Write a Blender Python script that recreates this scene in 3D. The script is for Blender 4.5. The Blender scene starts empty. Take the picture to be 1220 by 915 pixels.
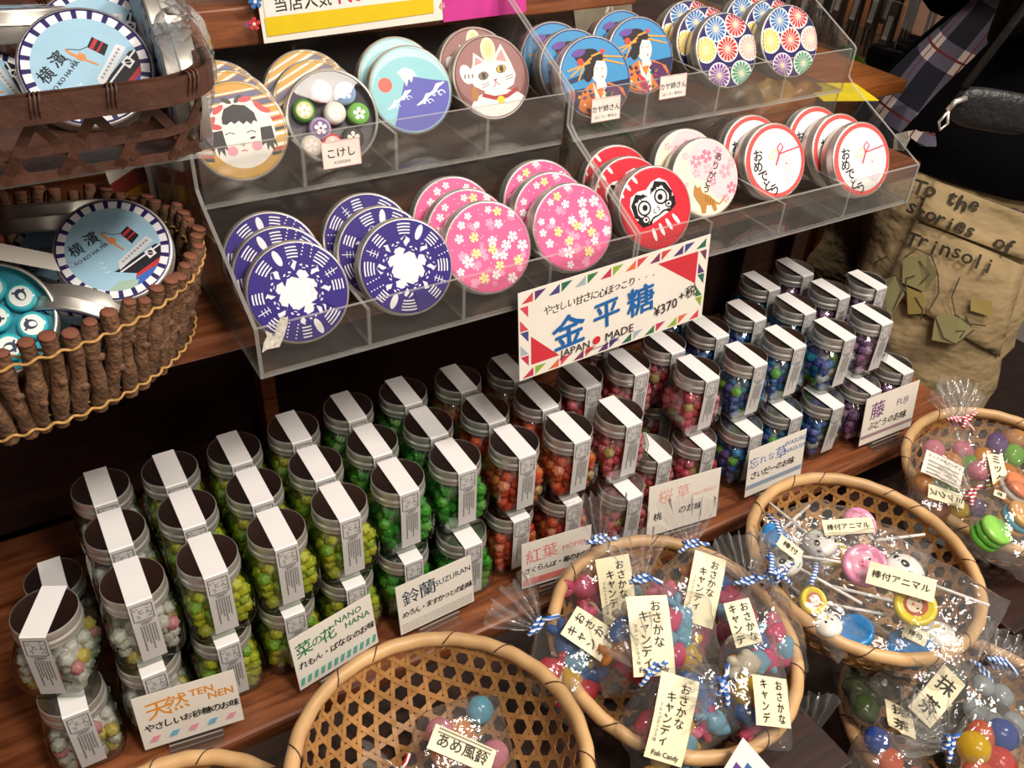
import bpy, bmesh, math, random
from mathutils import Vector, Matrix, noise
from mathutils.bvhtree import BVHTree

SC = bpy.context.scene
COL = SC.collection
PI = math.pi

# ------------------------------------------------------------------ camera, light, exposure
IMG_W, IMG_H, FPX = 1220, 915, 1084.705
CAM_C = Vector((-0.01466, -0.57189, 0.73083))
CAM_M = (Matrix.Rotation(math.radians(-32.89025), 3, 'Z') @ Matrix.Rotation(math.radians(53.68107), 3, 'X')
         @ Matrix.Rotation(math.radians(3.50112), 3, 'Z'))
cam_d = bpy.data.cameras.new('camera')
cam_d.sensor_fit = 'HORIZONTAL'
cam_d.sensor_width = 36.0
cam_d.lens = FPX / IMG_W * 36.0
cam_d.clip_start = 0.01
cam = bpy.data.objects.new('camera', cam_d)
COL.objects.link(cam)
cam.matrix_world = Matrix.Translation(CAM_C) @ CAM_M.to_4x4()
SC.camera = cam

SC.view_settings.view_transform = 'Standard'
SC.view_settings.look = 'None'
SC.view_settings.gamma = 1.0
SC.view_settings.use_curve_mapping = False
SC.view_settings.exposure = -0.14
SC.cycles.transparent_max_bounces = 40
SC.cycles.max_bounces = 8
SC.cycles.caustics_reflective = False
SC.cycles.caustics_refractive = False
SC.cycles.sample_clamp_indirect = 4.0

w = bpy.data.worlds.new('shop_interior')
SC.world = w
w.use_nodes = True
_nt = w.node_tree
_bg = _nt.nodes['Background']
_tc = _nt.nodes.new('ShaderNodeTexCoord')
_dp = _nt.nodes.new('ShaderNodeVectorMath')
_dp.operation = 'DOT_PRODUCT'
_dp.inputs[1].default_value = (0.45, -0.85, 0.25)      # the lit aisle lies behind the viewer
_rp = _nt.nodes.new('ShaderNodeValToRGB')
_rp.color_ramp.elements[0].position = 0.30
_rp.color_ramp.elements[0].color = (0.020, 0.014, 0.011, 1)
_rp.color_ramp.elements[1].position = 0.95
_rp.color_ramp.elements[1].color = (0.62, 0.53, 0.44, 1)
_ma = _nt.nodes.new('ShaderNodeMath')
_ma.operation = 'MULTIPLY_ADD'
_ma.inputs[1].default_value = 0.5
_ma.inputs[2].default_value = 0.5
_nt.links.new(_tc.outputs['Generated'], _dp.inputs[0])
_nt.links.new(_dp.outputs['Value'], _ma.inputs[0])
_nt.links.new(_ma.outputs[0], _rp.inputs[0])
_nt.links.new(_rp.outputs[0], _bg.inputs[0])
_bg.inputs[1].default_value = 0.9


def ceiling_or_fill_lamp(loc, target, power, size, col=(1.0, 0.90, 0.79)):
    l = bpy.data.lights.new('ceiling_or_fill_lamp', 'AREA')
    l.shape = 'DISK'
    l.size = size
    l.energy = power
    l.color = col
    o = bpy.data.objects.new('ceiling_or_fill_lamp', l)
    COL.objects.link(o)
    o.location = loc
    o.rotation_euler = (Vector(target) - Vector(loc)).to_track_quat('-Z', 'Y').to_euler()
    return o


ceiling_or_fill_lamp((1.25, -0.75, 1.75), (0.7, -0.05, 0.1), 25, 0.34)
ceiling_or_fill_lamp((0.35, -0.95, 1.75), (0.4, -0.1, 0.1), 15, 0.34)
ceiling_or_fill_lamp((0.55, -1.45, 1.85), (0.5, 0.0, 0.15), 14, 0.4)  # front fill, added to brighten the cards and other upright faces
ceiling_or_fill_lamp((-0.55, -0.75, 1.75), (0.1, 0.0, 0.2), 3, 0.20)
ceiling_or_fill_lamp((1.15, 0.95, 1.8), (1.4, 0.75, 0.2), 9, 0.20)


# ------------------------------------------------------------------ helpers: pixels to points
def ray(u, v):
    return CAM_M @ Vector(((u - IMG_W / 2) / FPX, -(v - IMG_H / 2) / FPX, -1.0))


def at(uv, ax, val):
    d = ray(*uv)
    return CAM_C + d * ((val - CAM_C[ax]) / d[ax])


def at_depth(uv, D):
    return CAM_C + ray(*uv) * D


def at_plane(uv, p, n):
    d = ray(*uv)
    return CAM_C + d * ((p - CAM_C).dot(n) / d.dot(n))


# ------------------------------------------------------------------ materials
def lin(h):
    if not isinstance(h, str):
        return tuple(h)[:3]
    h = h.lstrip('#')
    c = [int(h[i:i + 2], 16) / 255 for i in (0, 2, 4)]
    return tuple(x / 12.92 if x <= 0.04045 else ((x + 0.055) / 1.055) ** 2.4 for x in c)


MATS = {}


def new_mat(name):
    m = bpy.data.materials.new(name)
    m.use_nodes = True
    nt = m.node_tree
    for n in list(nt.nodes):
        nt.nodes.remove(n)
    out = nt.nodes.new('ShaderNodeOutputMaterial')
    return m, nt, out


def N(nt, t, **kw):
    n = nt.nodes.new(t)
    for k, v in kw.items():
        setattr(n, k, v)
    return n


def pm(name, col, rough=0.5, metal=0.0, var=0.12, vscale=30.0, bump=0.0, bscale=60.0, stretch=(1, 1, 1), spec=0.5, coat=0.0, bdist=0.004):
    """principled with a noise-driven colour variation and optional bump"""
    if name in MATS:
        return MATS[name]
    m, nt, out = new_mat(name)
    b = N(nt, 'ShaderNodeBsdfPrincipled')
    nt.links.new(b.outputs[0], out.inputs[0])
    c = lin(col)
    b.inputs['Roughness'].default_value = rough
    b.inputs['Metallic'].default_value = metal
    b.inputs['Specular IOR Level'].default_value = spec
    b.inputs['Coat Weight'].default_value = coat
    tc = N(nt, 'ShaderNodeTexCoord')
    mp = N(nt, 'ShaderNodeMapping')
    mp.inputs['Scale'].default_value = stretch
    nt.links.new(tc.outputs['Object'], mp.inputs[0])
    nz = N(nt, 'ShaderNodeTexNoise')
    nz.inputs['Scale'].default_value = vscale
    nz.inputs['Detail'].default_value = 4
    nt.links.new(mp.outputs[0], nz.inputs['Vector'])
    rp = N(nt, 'ShaderNodeValToRGB')
    rp.color_ramp.elements[0].position = 0.3
    rp.color_ramp.elements[1].position = 0.7
    rp.color_ramp.elements[0].color = (*[x * (1 - var) for x in c], 1)
    rp.color_ramp.elements[1].color = (*[min(1, x * (1 + var)) for x in c], 1)
    nt.links.new(nz.outputs['Fac'], rp.inputs[0])
    nt.links.new(rp.outputs[0], b.inputs['Base Color'])
    if bump:
        n2 = N(nt, 'ShaderNodeTexNoise')
        n2.inputs['Scale'].default_value = bscale
        n2.inputs['Detail'].default_value = 3
        nt.links.new(mp.outputs[0], n2.inputs['Vector'])
        bp = N(nt, 'ShaderNodeBump')
        bp.inputs['Strength'].default_value = bump
        bp.inputs['Distance'].default_value = bdist
        nt.links.new(n2.outputs['Fac'], bp.inputs['Height'])
        nt.links.new(bp.outputs[0], b.inputs['Normal'])
    MATS[name] = m
    return m


def flat(h, rough=0.38):
    return pm('print_' + h.lstrip('#') + ('' if rough == 0.38 else '_%d' % int(rough * 100)), h, rough, var=0.03, vscale=80, spec=0.3)


def thin_clear(name, face, edge, rough=0.03, gloss=1.0, bump=0.0, bscale=40, haze=0.0, hazecol=(0.9, 0.9, 0.9), ior=1.45, seen=0.0):
    """clear sheet: see-through with fresnel reflections, edges tinted"""
    m, nt, out = new_mat(name)
    lw = N(nt, 'ShaderNodeLayerWeight')
    lw.inputs['Blend'].default_value = 0.35
    rp = N(nt, 'ShaderNodeValToRGB')
    rp.color_ramp.elements[0].position = 0.28
    rp.color_ramp.elements[0].color = (*face, 1)
    rp.color_ramp.elements[1].position = 0.90
    rp.color_ramp.elements[1].color = (*edge, 1)
    nt.links.new(lw.outputs['Facing'], rp.inputs[0])
    tr = N(nt, 'ShaderNodeBsdfTransparent')
    nt.links.new(rp.outputs[0], tr.inputs[0])
    gl = N(nt, 'ShaderNodeBsdfGlossy')
    gl.inputs['Roughness'].default_value = rough
    # Schlick reflectance of a thin sheet, the same from both sides
    fr = N(nt, 'ShaderNodeLayerWeight')
    fr.inputs['Blend'].default_value = 0.5
    p5 = N(nt, 'ShaderNodeMath', operation='POWER')
    p5.inputs[1].default_value = 4.5
    nt.links.new(fr.outputs['Facing'], p5.inputs[0])
    f0 = ((ior - 1) / (ior + 1)) ** 2 * 1.7 * gloss
    mu = N(nt, 'ShaderNodeMath', operation='MULTIPLY_ADD')
    mu.inputs[1].default_value = min(1.0, 0.9 * gloss) - f0
    mu.inputs[2].default_value = f0
    nt.links.new(p5.outputs[0], mu.inputs[0])
    mix = N(nt, 'ShaderNodeMixShader')
    nt.links.new(mu.outputs[0], mix.inputs[0])
    nt.links.new(tr.outputs[0], mix.inputs[1])
    nt.links.new(gl.outputs[0], mix.inputs[2])
    last = mix
    if haze:
        df = N(nt, 'ShaderNodeBsdfDiffuse')
        df.inputs[0].default_value = (*hazecol, 1)
        m2 = N(nt, 'ShaderNodeMixShader')
        ma = N(nt, 'ShaderNodeMath', operation='MULTIPLY_ADD')
        ma.inputs[1].default_value = haze * 2.5
        ma.inputs[2].default_value = haze
        pw = N(nt, 'ShaderNodeMath', operation='POWER')
        pw.inputs[1].default_value = 4
        nt.links.new(lw.outputs['Facing'], pw.inputs[0])
        nt.links.new(pw.outputs[0], ma.inputs[0])
        nt.links.new(ma.outputs[0], m2.inputs[0])
        nt.links.new(mix.outputs[0], m2.inputs[1])
        nt.links.new(df.outputs[0], m2.inputs[2])
        last = m2
    if bump:
        tc = N(nt, 'ShaderNodeTexCoord')
        nz = N(nt, 'ShaderNodeTexNoise')
        nz.inputs['Scale'].default_value = bscale
        nz.inputs['Detail'].default_value = 3
        nt.links.new(tc.outputs['Object'], nz.inputs['Vector'])
        bp = N(nt, 'ShaderNodeBump')
        bp.inputs['Strength'].default_value = bump
        bp.inputs['Distance'].default_value = 0.01
        nt.links.new(nz.outputs['Fac'], bp.inputs['Height'])
        nt.links.new(bp.outputs[0], gl.inputs['Normal'])
        nt.links.new(bp.outputs[0], fr.inputs['Normal'])
    nt.links.new(last.outputs[0], out.inputs[0])
    MATS[name] = m
    return m


def candy_mat(name, cols):
    """boiled sugar; every lump takes one colour of the mix"""
    m, nt, out = new_mat(name)
    b = N(nt, 'ShaderNodeBsdfPrincipled')
    b.inputs['Roughness'].default_value = 0.32
    b.inputs['Specular IOR Level'].default_value = 0.55
    g = N(nt, 'ShaderNodeNewGeometry')
    rp = N(nt, 'ShaderNodeValToRGB')
    rp.color_ramp.interpolation = 'CONSTANT'
    els = rp.color_ramp.elements
    n = len(cols)
    els[0].position = 0
    els[0].color = (*lin(cols[0]), 1)
    els[1].position = 1 / n
    els[1].color = (*lin(cols[1]), 1)
    for i in range(2, n):
        e = els.new(i / n)
        e.color = (*lin(cols[i]), 1)
    nt.links.new(g.outputs['Random Per Island'], rp.inputs[0])
    nt.links.new(rp.outputs[0], b.inputs['Base Color'])
    tl = N(nt, 'ShaderNodeBsdfTranslucent')
    nt.links.new(rp.outputs[0], tl.inputs[0])
    mx = N(nt, 'ShaderNodeMixShader')
    mx.inputs[0].default_value = 0.45
    nt.links.new(b.outputs[0], mx.inputs[1])
    nt.links.new(tl.outputs[0], mx.inputs[2])
    nt.links.new(mx.outputs[0], out.inputs[0])
    MATS[name] = m
    return m


def stripes_mat(name, c1, c2, scale=260.0):
    m, nt, out = new_mat(name)
    b = N(nt, 'ShaderNodeBsdfPrincipled')
    b.inputs['Roughness'].default_value = 0.6
    tc = N(nt, 'ShaderNodeTexCoord')
    wv = N(nt, 'ShaderNodeTexWave')
    wv.bands_direction = 'DIAGONAL'
    wv.inputs['Scale'].default_value = scale
    rp = N(nt, 'ShaderNodeValToRGB')
    rp.color_ramp.interpolation = 'CONSTANT'
    rp.color_ramp.elements[0].color = (*lin(c1), 1)
    rp.color_ramp.elements[1].position = 0.5
    rp.color_ramp.elements[1].color = (*lin(c2), 1)
    nt.links.new(tc.outputs['Object'], wv.inputs[0])
    nt.links.new(wv.outputs['Fac'], rp.inputs[0])
    nt.links.new(rp.outputs[0], b.inputs['Base Color'])
    nt.links.new(b.outputs[0], out.inputs[0])
    MATS[name] = m
    return m


def wood_mat(name, dark, light, scale=8.0, stretch=(1, 14, 14), rough=0.35):
    m, nt, out = new_mat(name)
    b = N(nt, 'ShaderNodeBsdfPrincipled')
    b.inputs['Roughness'].default_value = rough
    tc = N(nt, 'ShaderNodeTexCoord')
    mp = N(nt, 'ShaderNodeMapping')
    mp.inputs['Scale'].default_value = stretch
    nt.links.new(tc.outputs['Object'], mp.inputs[0])
    nz = N(nt, 'ShaderNodeTexNoise')
    nz.inputs['Scale'].default_value = scale
    nz.inputs['Detail'].default_value = 8
    nz.inputs['Distortion'].default_value = 0.6
    nt.links.new(mp.outputs[0], nz.inputs['Vector'])
    rp = N(nt, 'ShaderNodeValToRGB')
    rp.color_ramp.elements[0].position = 0.32
    rp.color_ramp.elements[1].position = 0.72
    rp.color_ramp.elements[0].color = (*lin(dark), 1)
    rp.color_ramp.elements[1].color = (*lin(light), 1)
    nt.links.new(nz.outputs['Fac'], rp.inputs[0])
    nt.links.new(rp.outputs[0], b.inputs['Base Color'])
    bp = N(nt, 'ShaderNodeBump')
    bp.inputs['Strength'].default_value = 0.15
    bp.inputs['Distance'].default_value = 0.002
    nt.links.new(nz.outputs['Fac'], bp.inputs['Height'])
    nt.links.new(bp.outputs[0], b.inputs['Normal'])
    nt.links.new(b.outputs[0], out.inputs[0])
    MATS[name] = m
    return m


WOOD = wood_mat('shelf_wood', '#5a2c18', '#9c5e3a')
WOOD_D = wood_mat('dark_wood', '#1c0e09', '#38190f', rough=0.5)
WOOD_O = wood_mat('orange_wood', '#7a4318', '#a8642c')
STEEL = pm('tin_plate', '#d0cdc6', 0.36, 0.82, var=0.05, vscale=20, stretch=(1, 1, 12))
LIDM = pm('lid_aluminium', '#dedad6', 0.25, 1.0, var=0.04, vscale=14, stretch=(1, 1, 20))
LIDS = pm('lid_skirt_aluminium', '#d6d3ce', 0.38, 0.72, var=0.04, vscale=14, stretch=(1, 1, 20))
GLASS = thin_clear('jar_glass', (0.98, 0.99, 0.98), (0.36, 0.48, 0.37), 0.02, 1.3, bump=0.12, bscale=45)
ACRYL = thin_clear('clear_acrylic', (0.965, 0.965, 0.96), (0.8, 0.8, 0.78), 0.04, 0.8, haze=0.018, hazecol=(0.8, 0.78, 0.74))
ACRYL_E = thin_clear('acrylic_cut_edge', (0.75, 0.75, 0.74), (0.6, 0.6, 0.6), 0.25, 1.6, haze=0.22, hazecol=(0.85, 0.84, 0.8))
FILM = thin_clear('cellophane', (0.985, 0.985, 0.985), (0.86, 0.86, 0.87), 0.09, 1.3, bump=0.35, bscale=55, haze=0.028, ior=1.5)
FAN = thin_clear('cellophane_gathered', (0.96, 0.96, 0.965), (0.9, 0.9, 0.91), 0.12, 1.5, bump=0.25, bscale=50, haze=0.06, ior=1.5)
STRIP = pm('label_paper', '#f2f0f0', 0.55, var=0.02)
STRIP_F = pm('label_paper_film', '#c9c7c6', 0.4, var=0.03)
CREAM = pm('cream_label', '#f6edc6', 0.45, var=0.03)
CARD = pm('card_stock', '#efe9de', 0.6, var=0.03)
BAMBOO = pm('bamboo_rim', '#cfa775', 0.42, var=0.22, vscale=18, bump=0.15, bscale=40)
BAMBOO_W = pm('bamboo_strip', '#ad7f4a', 0.5, var=0.32, vscale=26)
RATTAN_D = pm('dark_rattan', '#4a2c1e', 0.55, var=0.35, vscale=30, bump=0.3, bscale=120)
TWIG = pm('twig_bark', '#6f4f38', 0.85, var=0.5, vscale=70, bump=0.8, bscale=220)
TWIG_C = pm('twig_cut', '#7c4a36', 0.8, var=0.2, vscale=90)
TWINE = pm('twine', '#b98f52', 0.8, var=0.3, vscale=200)


# ------------------------------------------------------------------ objects
def link(o, parent=None):
    COL.objects.link(o)
    if parent is not None:
        o.parent = parent
    return o


def thing(name, label, cat, mw=None, group=None):
    o = bpy.data.objects.new(name, None)
    o.empty_display_size = 0.02
    link(o)
    if mw is not None:
        o.matrix_world = mw if isinstance(mw, Matrix) else Matrix.Translation(Vector(mw))
    return tag(o, label, cat, group)


def tag(o, label, cat, group=None, kind=None):
    o['label'] = label
    o['category'] = cat
    if group:
        o['group'] = group
    if kind:
        o['kind'] = kind
    return o


def put(name, mesh, parent=None, mw=None, label=None):
    o = bpy.data.objects.new(name, mesh)
    link(o, parent)
    if mw is not None:
        o.matrix_local = mw
    if label:
        o['label'] = label
    return o


def mesh_from(name, verts, faces, mats, mi=None, smooth=False):
    me = bpy.data.meshes.new(name)
    me.from_pydata([tuple(v) for v in verts], [], faces)
    for m in (mats if isinstance(mats, (list, tuple)) else [mats]):
        me.materials.append(m)
    if mi:
        me.polygons.foreach_set('material_index', mi)
    if smooth:
        me.polygons.foreach_set('use_smooth', [True] * len(me.polygons))
    me.update()
    return me


class MB:
    """collects shapes for ONE mesh"""

    def __init__(s):
        s.v, s.f, s.m, s.mats = [], [], [], []

    def mat(s, m):
        if m not in s.mats:
            s.mats.append(m)
        return s.mats.index(m)

    def add(s, verts, faces, m):
        k = len(s.v)
        i = s.mat(m)
        s.v += [Vector(v) for v in verts]
        s.f += [tuple(a + k for a in f) for f in faces]
        s.m += [i] * len(faces)

    def box(s, lo, hi, m, M=None, edge=None, thin=None):
        x0, y0, z0 = lo
        x1, y1, z1 = hi
        v = [Vector(p) for p in ((x0, y0, z0), (x1, y0, z0), (x1, y1, z0), (x0, y1, z0), (x0, y0, z1), (x1, y0, z1), (x1, y1, z1), (x0, y1, z1))]
        if M is not None:
            v = [M @ p for p in v]
        F = [(0, 3, 2, 1), (4, 5, 6, 7), (0, 1, 5, 4), (1, 2, 6, 5), (2, 3, 7, 6), (3, 0, 4, 7)]
        if edge is None:
            s.add(v, F, m)
        else:
            ax = [2, 2, 1, 0, 1, 0]
            s.add(v, [f for f, a in zip(F, ax) if a == thin], m)
            s.add(v, [f for f, a in zip(F, ax) if a != thin], edge)

    def prism(s, poly, t0, t1, ax, m, edge=None):
        """extrude a 2D polygon along axis ax (0: poly is (y,z))"""
        n = len(poly)

        def P(p, t):
            return (t, p[0], p[1]) if ax == 0 else ((p[0], t, p[1]) if ax == 1 else (p[0], p[1], t))
        v = [P(p, t0) for p in poly] + [P(p, t1) for p in poly]
        s.add(v, [tuple(range(n))[::-1], tuple(range(n, 2 * n))], m)
        s.add(v, [(i, (i + 1) % n, n + (i + 1) % n, n + i) for i in range(n)], edge or m)

    def lathe(s, prof, m, seg=40, M=None, close=False):
        v, f = [], []
        for r, z in prof:
            for k in range(seg):
                a = 2 * PI * k / seg
                p = Vector((r * math.cos(a), r * math.sin(a), z))
                v.append(M @ p if M is not None else p)
        for j in range(len(prof) - 1):
            for k in range(seg):
                a, b = j * seg + k, j * seg + (k + 1) % seg
                f.append((a, b, b + seg, a + seg))
        if close:
            f.append(tuple(range(seg))[::-1])
            f.append(tuple(range((len(prof) - 1) * seg, len(prof) * seg)))
        s.add(v, f, m)

    def tube(s, pts, rad, m, seg=8, caps=True, squash=1.0):
        pts = [Vector(p) for p in pts]
        n = len(pts)
        rads = rad if isinstance(rad, (list, tuple)) else [rad] * n
        v, f = [], []
        t = (pts[1] - pts[0]).normalized()
        up = Vector((0, 0, 1)) if abs(t.z) < 0.9 else Vector((1, 0, 0))
        a = t.cross(up).normalized()
        for i, p in enumerate(pts):
            t = (pts[min(i + 1, n - 1)] - pts[max(i - 1, 0)]).normalized()
            a = (a - t * a.dot(t)).normalized()
            b = t.cross(a)
            for k in range(seg):
                g = 2 * PI * k / seg
                v.append(p + (a * math.cos(g) + b * math.sin(g) * squash) * rads[i])
        for i in range(n - 1):
            for k in range(seg):
                q, r_ = i * seg + k, i * seg + (k + 1) % seg
                f.append((q, r_, r_ + seg, q + seg))
        if caps:
            f.append(tuple(range(seg))[::-1])
            f.append(tuple(range((n - 1) * seg, n * seg)))
        s.add(v, f, m)

    def mesh(s, name, smooth=False):
        return mesh_from(name, s.v, s.f, s.mats, s.m, smooth)

    def build(s, name, parent=None, smooth=False, mw=None, label=None):
        return put(name, s.mesh(name, smooth), parent, mw, label)


def smooth_by_angle(me, deg=35):
    me.polygons.foreach_set('use_smooth', [True] * len(me.polygons))
    try:
        me.set_sharp_from_angle(angle=math.radians(deg))
    except Exception:
        pass
    return me


def ico(sub):
    bm = bmesh.new()
    bmesh.ops.create_icosphere(bm, subdivisions=sub, radius=1)
    bm.verts.ensure_lookup_table()
    v = [x.co.copy() for x in bm.verts]
    f = [tuple(q.index for q in x.verts) for x in bm.faces]
    bm.free()
    return v, f


# ------------------------------------------------------------------ lettering and flat printed art
TXT = {}


def glyphs(body, bold=0.0):
    key = (body, round(bold, 3))
    if key not in TXT:
        cu = bpy.data.curves.new('lettering', 'FONT')
        cu.body = body
        cu.align_x = 'CENTER'
        cu.align_y = 'CENTER'
        cu.offset = bold
        cu.resolution_u = 2
        ob = bpy.data.objects.new('lettering', cu)
        COL.objects.link(ob)
        dg = bpy.context.evaluated_depsgraph_get()
        me = bpy.data.meshes.new_from_object(ob.evaluated_get(dg))
        TXT[key] = ([(v.co.x, v.co.y) for v in me.vertices], [tuple(p.vertices) for p in me.polygons])
        bpy.data.meshes.remove(me)
        bpy.data.objects.remove(ob)
        bpy.data.curves.remove(cu)
    return TXT[key]


def clip_poly(poly, clip):
    out = poly
    n = len(clip)
    for i in range(n):
        a, b = clip[i], clip[(i + 1) % n]
        ins = lambda p: (b[0] - a[0]) * (p[1] - a[1]) - (b[1] - a[1]) * (p[0] - a[0]) >= -1e-9
        new = []
        for j in range(len(out)):
            p, q = out[j - 1], out[j]
            ip, iq = ins(p), ins(q)
            if ip != iq:
                d1 = (b[0] - a[0]) * (p[1] - a[1]) - (b[1] - a[1]) * (p[0] - a[0])
                d2 = (b[0] - a[0]) * (q[1] - a[1]) - (b[1] - a[1]) * (q[0] - a[0])
                t = d1 / (d1 - d2)
                new.append((p[0] + t * (q[0] - p[0]), p[1] + t * (q[1] - p[1])))
            if iq:
                new.append(q)
        out = new
        if len(out) < 3:
            return []
    return out


class Art:
    """flat printed shapes, one mesh; later shapes lie over earlier ones"""

    def __init__(s, clip=None):
        s.it = []
        s.L = 0
        s.clip = clip
        s.keep = False

    def _lay(s):
        if not s.keep:
            s.L += 1
        return s.L

    def same(s):
        s.L += 1
        s.keep = True

    def each(s):
        s.keep = False

    def poly(s, pts, col):
        if s.clip:
            pts = clip_poly(list(pts), s.clip)
        if len(pts) >= 3:
            s.it.append((list(pts), [tuple(range(len(pts)))], col, s._lay()))

    def ell(s, x, y, rx, ry, col, rot=0, n=24, a0=0, a1=2 * PI):
        c, d = math.cos(rot), math.sin(rot)
        full = abs(a1 - a0 - 2 * PI) < 1e-6
        P = []
        for k in range(n if full else n + 1):
            a = a0 + (a1 - a0) * k / n
            u, v = rx * math.cos(a), ry * math.sin(a)
            P.append((x + u * c - v * d, y + u * d + v * c))
        s.poly(P, col)

    def ring(s, x, y, r0, r1, col, a0=0, a1=2 * PI, n=24):
        for k in range(n):
            a, b = a0 + (a1 - a0) * k / n, a0 + (a1 - a0) * (k + 1) / n
            P = [(x + r * math.cos(t), y + r * math.sin(t)) for r, t in ((r0, a), (r1, a), (r1, b), (r0, b))]
            if k == 0:
                lay = s._lay()
            s.it.append((P, [(0, 1, 2, 3)], col, lay))

    def line(s, pts, wd, col):
        """brush stroke; wd a width or a list of widths"""
        n = len(pts)
        ws = wd if isinstance(wd, (list, tuple)) else [wd] * n
        L_, R_ = [], []
        for i in range(n):
            a, b = pts[max(i - 1, 0)], pts[min(i + 1, n - 1)]
            dx, dy = b[0] - a[0], b[1] - a[1]
            q = math.hypot(dx, dy) or 1
            nx, ny = -dy / q * ws[i] / 2, dx / q * ws[i] / 2
            L_.append((pts[i][0] + nx, pts[i][1] + ny))
            R_.append((pts[i][0] - nx, pts[i][1] - ny))
        lay = s._lay()
        vs = L_ + R_
        fs = [(i, i + 1, n + i + 1, n + i) for i in range(n - 1)]
        s.it.append((vs, fs, col, lay))

    def flower(s, x, y, r, col, rot=0, heart=None, notch=True):
        P = []
        for k in range(5):
            a = rot + 2 * PI * k / 5
            for da, rr in ((-0.60, 0.32), (-0.42, 0.85), (-0.16, 1.0), (0, 0.86 if notch else 1.02), (0.16, 1.0), (0.42, 0.85)):
                P.append((x + r * rr * math.cos(a + da), y + r * rr * math.sin(a + da)))
        s.poly(P, col)
        if heart:
            s.ell(x, y, r * 0.24, r * 0.24, heart, n=8)

    def text(s, body, x, y, size, col, rot=0, bold=0.0, sx=1.0, shear=0.0, mid=True):
        vs, fs = glyphs(body)
        if not vs:
            return
        cx = (min(v[0] for v in vs) + max(v[0] for v in vs)) / 2 if mid else 0
        cy = (min(v[1] for v in vs) + max(v[1] for v in vs)) / 2 if mid else 0
        c, d = math.cos(rot), math.sin(rot)
        P = []
        for a, b in vs:
            a, b = (a - cx + shear * (b - cy)) * size * sx, (b - cy) * size
            P.append((x + a * c - b * d, y + a * d + b * c))
        lay = s._lay()
        s.it.append((P, fs, col, lay))
        e = bold * size * 0.9          # heavier pen: the stroke gone over again
        for k, (ex, ey) in enumerate(((e, 0), (-e, 0), (0, e), (0, -e)) if bold else ()):
            s.it.append(([(a + ex, b + ey) for a, b in P], fs, col, lay + 1 + k))
        if bold and not s.keep:
            s.L += 4

    def column(s, body, x, y, size, col, step=1.05, rot=0, bold=0.0, curve=0.0):
        """characters set one under the other"""
        for i, ch in enumerate(body):
            dx = curve * i * i
            ox, oy = dx, -i * size * step
            s.text(ch, x + ox * math.cos(rot) - oy * math.sin(rot), y + ox * math.sin(rot) + oy * math.cos(rot), size, col, rot, bold)

    def jotted(s, body, x, y, size, col, rot=0, bold=0.0, step=0.95, seed=1, fit=None):
        """hand-written line, characters slightly uneven"""
        R = random.Random(seed)
        n = len(body)
        if fit:
            size = min(size, fit / (n * step))
        for i, ch in enumerate(body):
            if ch == ' ':
                continue
            t = (i - (n - 1) / 2) * size * step
            j = R.uniform(-0.06, 0.06) * size
            s.text(ch, x + t * math.cos(rot) - j * math.sin(rot), y + t * math.sin(rot) + j * math.cos(rot),
                   size * R.uniform(0.92, 1.08), col, rot + R.uniform(-0.08, 0.08), bold, shear=0.1, mid=True)

    def mesh(s, name, mapf, rough=0.38, eps=8e-6):
        V, F, MI, mats = [], [], [], []
        for pts, fs, col, lay in s.it:
            m = flat(col, rough)
            if m not in mats:
                mats.append(m)
            k = len(V)
            V += [mapf(p[0], p[1], lay * eps) for p in pts]
            F += [tuple(i + k for i in f) for f in fs]
            MI += [mats.index(m)] * len(fs)
        return mesh_from(name, V, F, mats, MI)


UNIT = [(math.cos(2 * PI * k / 56), math.sin(2 * PI * k / 56)) for k in range(56)]


def box_top(name, lo, hi, m, kind='structure', M=None, bevel=0.002):
    b = MB()
    b.box(lo, hi, m, M)
    o = b.build(name)
    if kind:
        o['kind'] = kind
    if bevel:
        bv = o.modifiers.new('edge', 'BEVEL')
        bv.width = bevel
        bv.segments = 2
    return o


# ------------------------------------------------------------------ the place: boards, walls, floor
UP = 0.313          # top of the raised board carrying the display boxes
box_top('shelf_board', (-0.75, -0.078, -0.024), (1.045, 0.27, 0.0), WOOD, 'structure', bevel=0.004)
box_top('upper_shelf', (-0.75, 0.072, UP - 0.02), (0.98, 0.50, UP), WOOD, 'structure')
box_top('top_shelf', (-0.75, 0.265, 0.478), (0.66, 0.60, 0.512), WOOD, 'structure')
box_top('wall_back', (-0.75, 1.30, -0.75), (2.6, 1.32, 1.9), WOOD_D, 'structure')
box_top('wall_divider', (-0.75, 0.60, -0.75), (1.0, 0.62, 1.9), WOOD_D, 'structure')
box_top('trim_8', (0.98, 0.30, UP - 0.02), (1.23, 0.50, UP), WOOD_O, 'structure')
box_top('wall_side', (-0.79, -1.2, -0.75), (-0.75, 1.30, 1.9), WOOD_D, 'structure')
box_top('floor', (-0.75, -1.6, -0.77), (2.6, 1.30, -0.75), WOOD_D, 'structure')
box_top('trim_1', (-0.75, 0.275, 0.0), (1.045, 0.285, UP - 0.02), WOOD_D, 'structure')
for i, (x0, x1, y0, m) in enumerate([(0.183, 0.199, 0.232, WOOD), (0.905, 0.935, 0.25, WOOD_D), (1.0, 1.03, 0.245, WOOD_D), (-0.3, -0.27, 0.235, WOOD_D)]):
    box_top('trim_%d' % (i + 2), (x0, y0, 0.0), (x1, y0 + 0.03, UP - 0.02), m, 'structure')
box_top('trim_7', (-0.75, -0.055, -0.75), (1.04, -0.03, -0.024), WOOD_D, 'structure')
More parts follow.
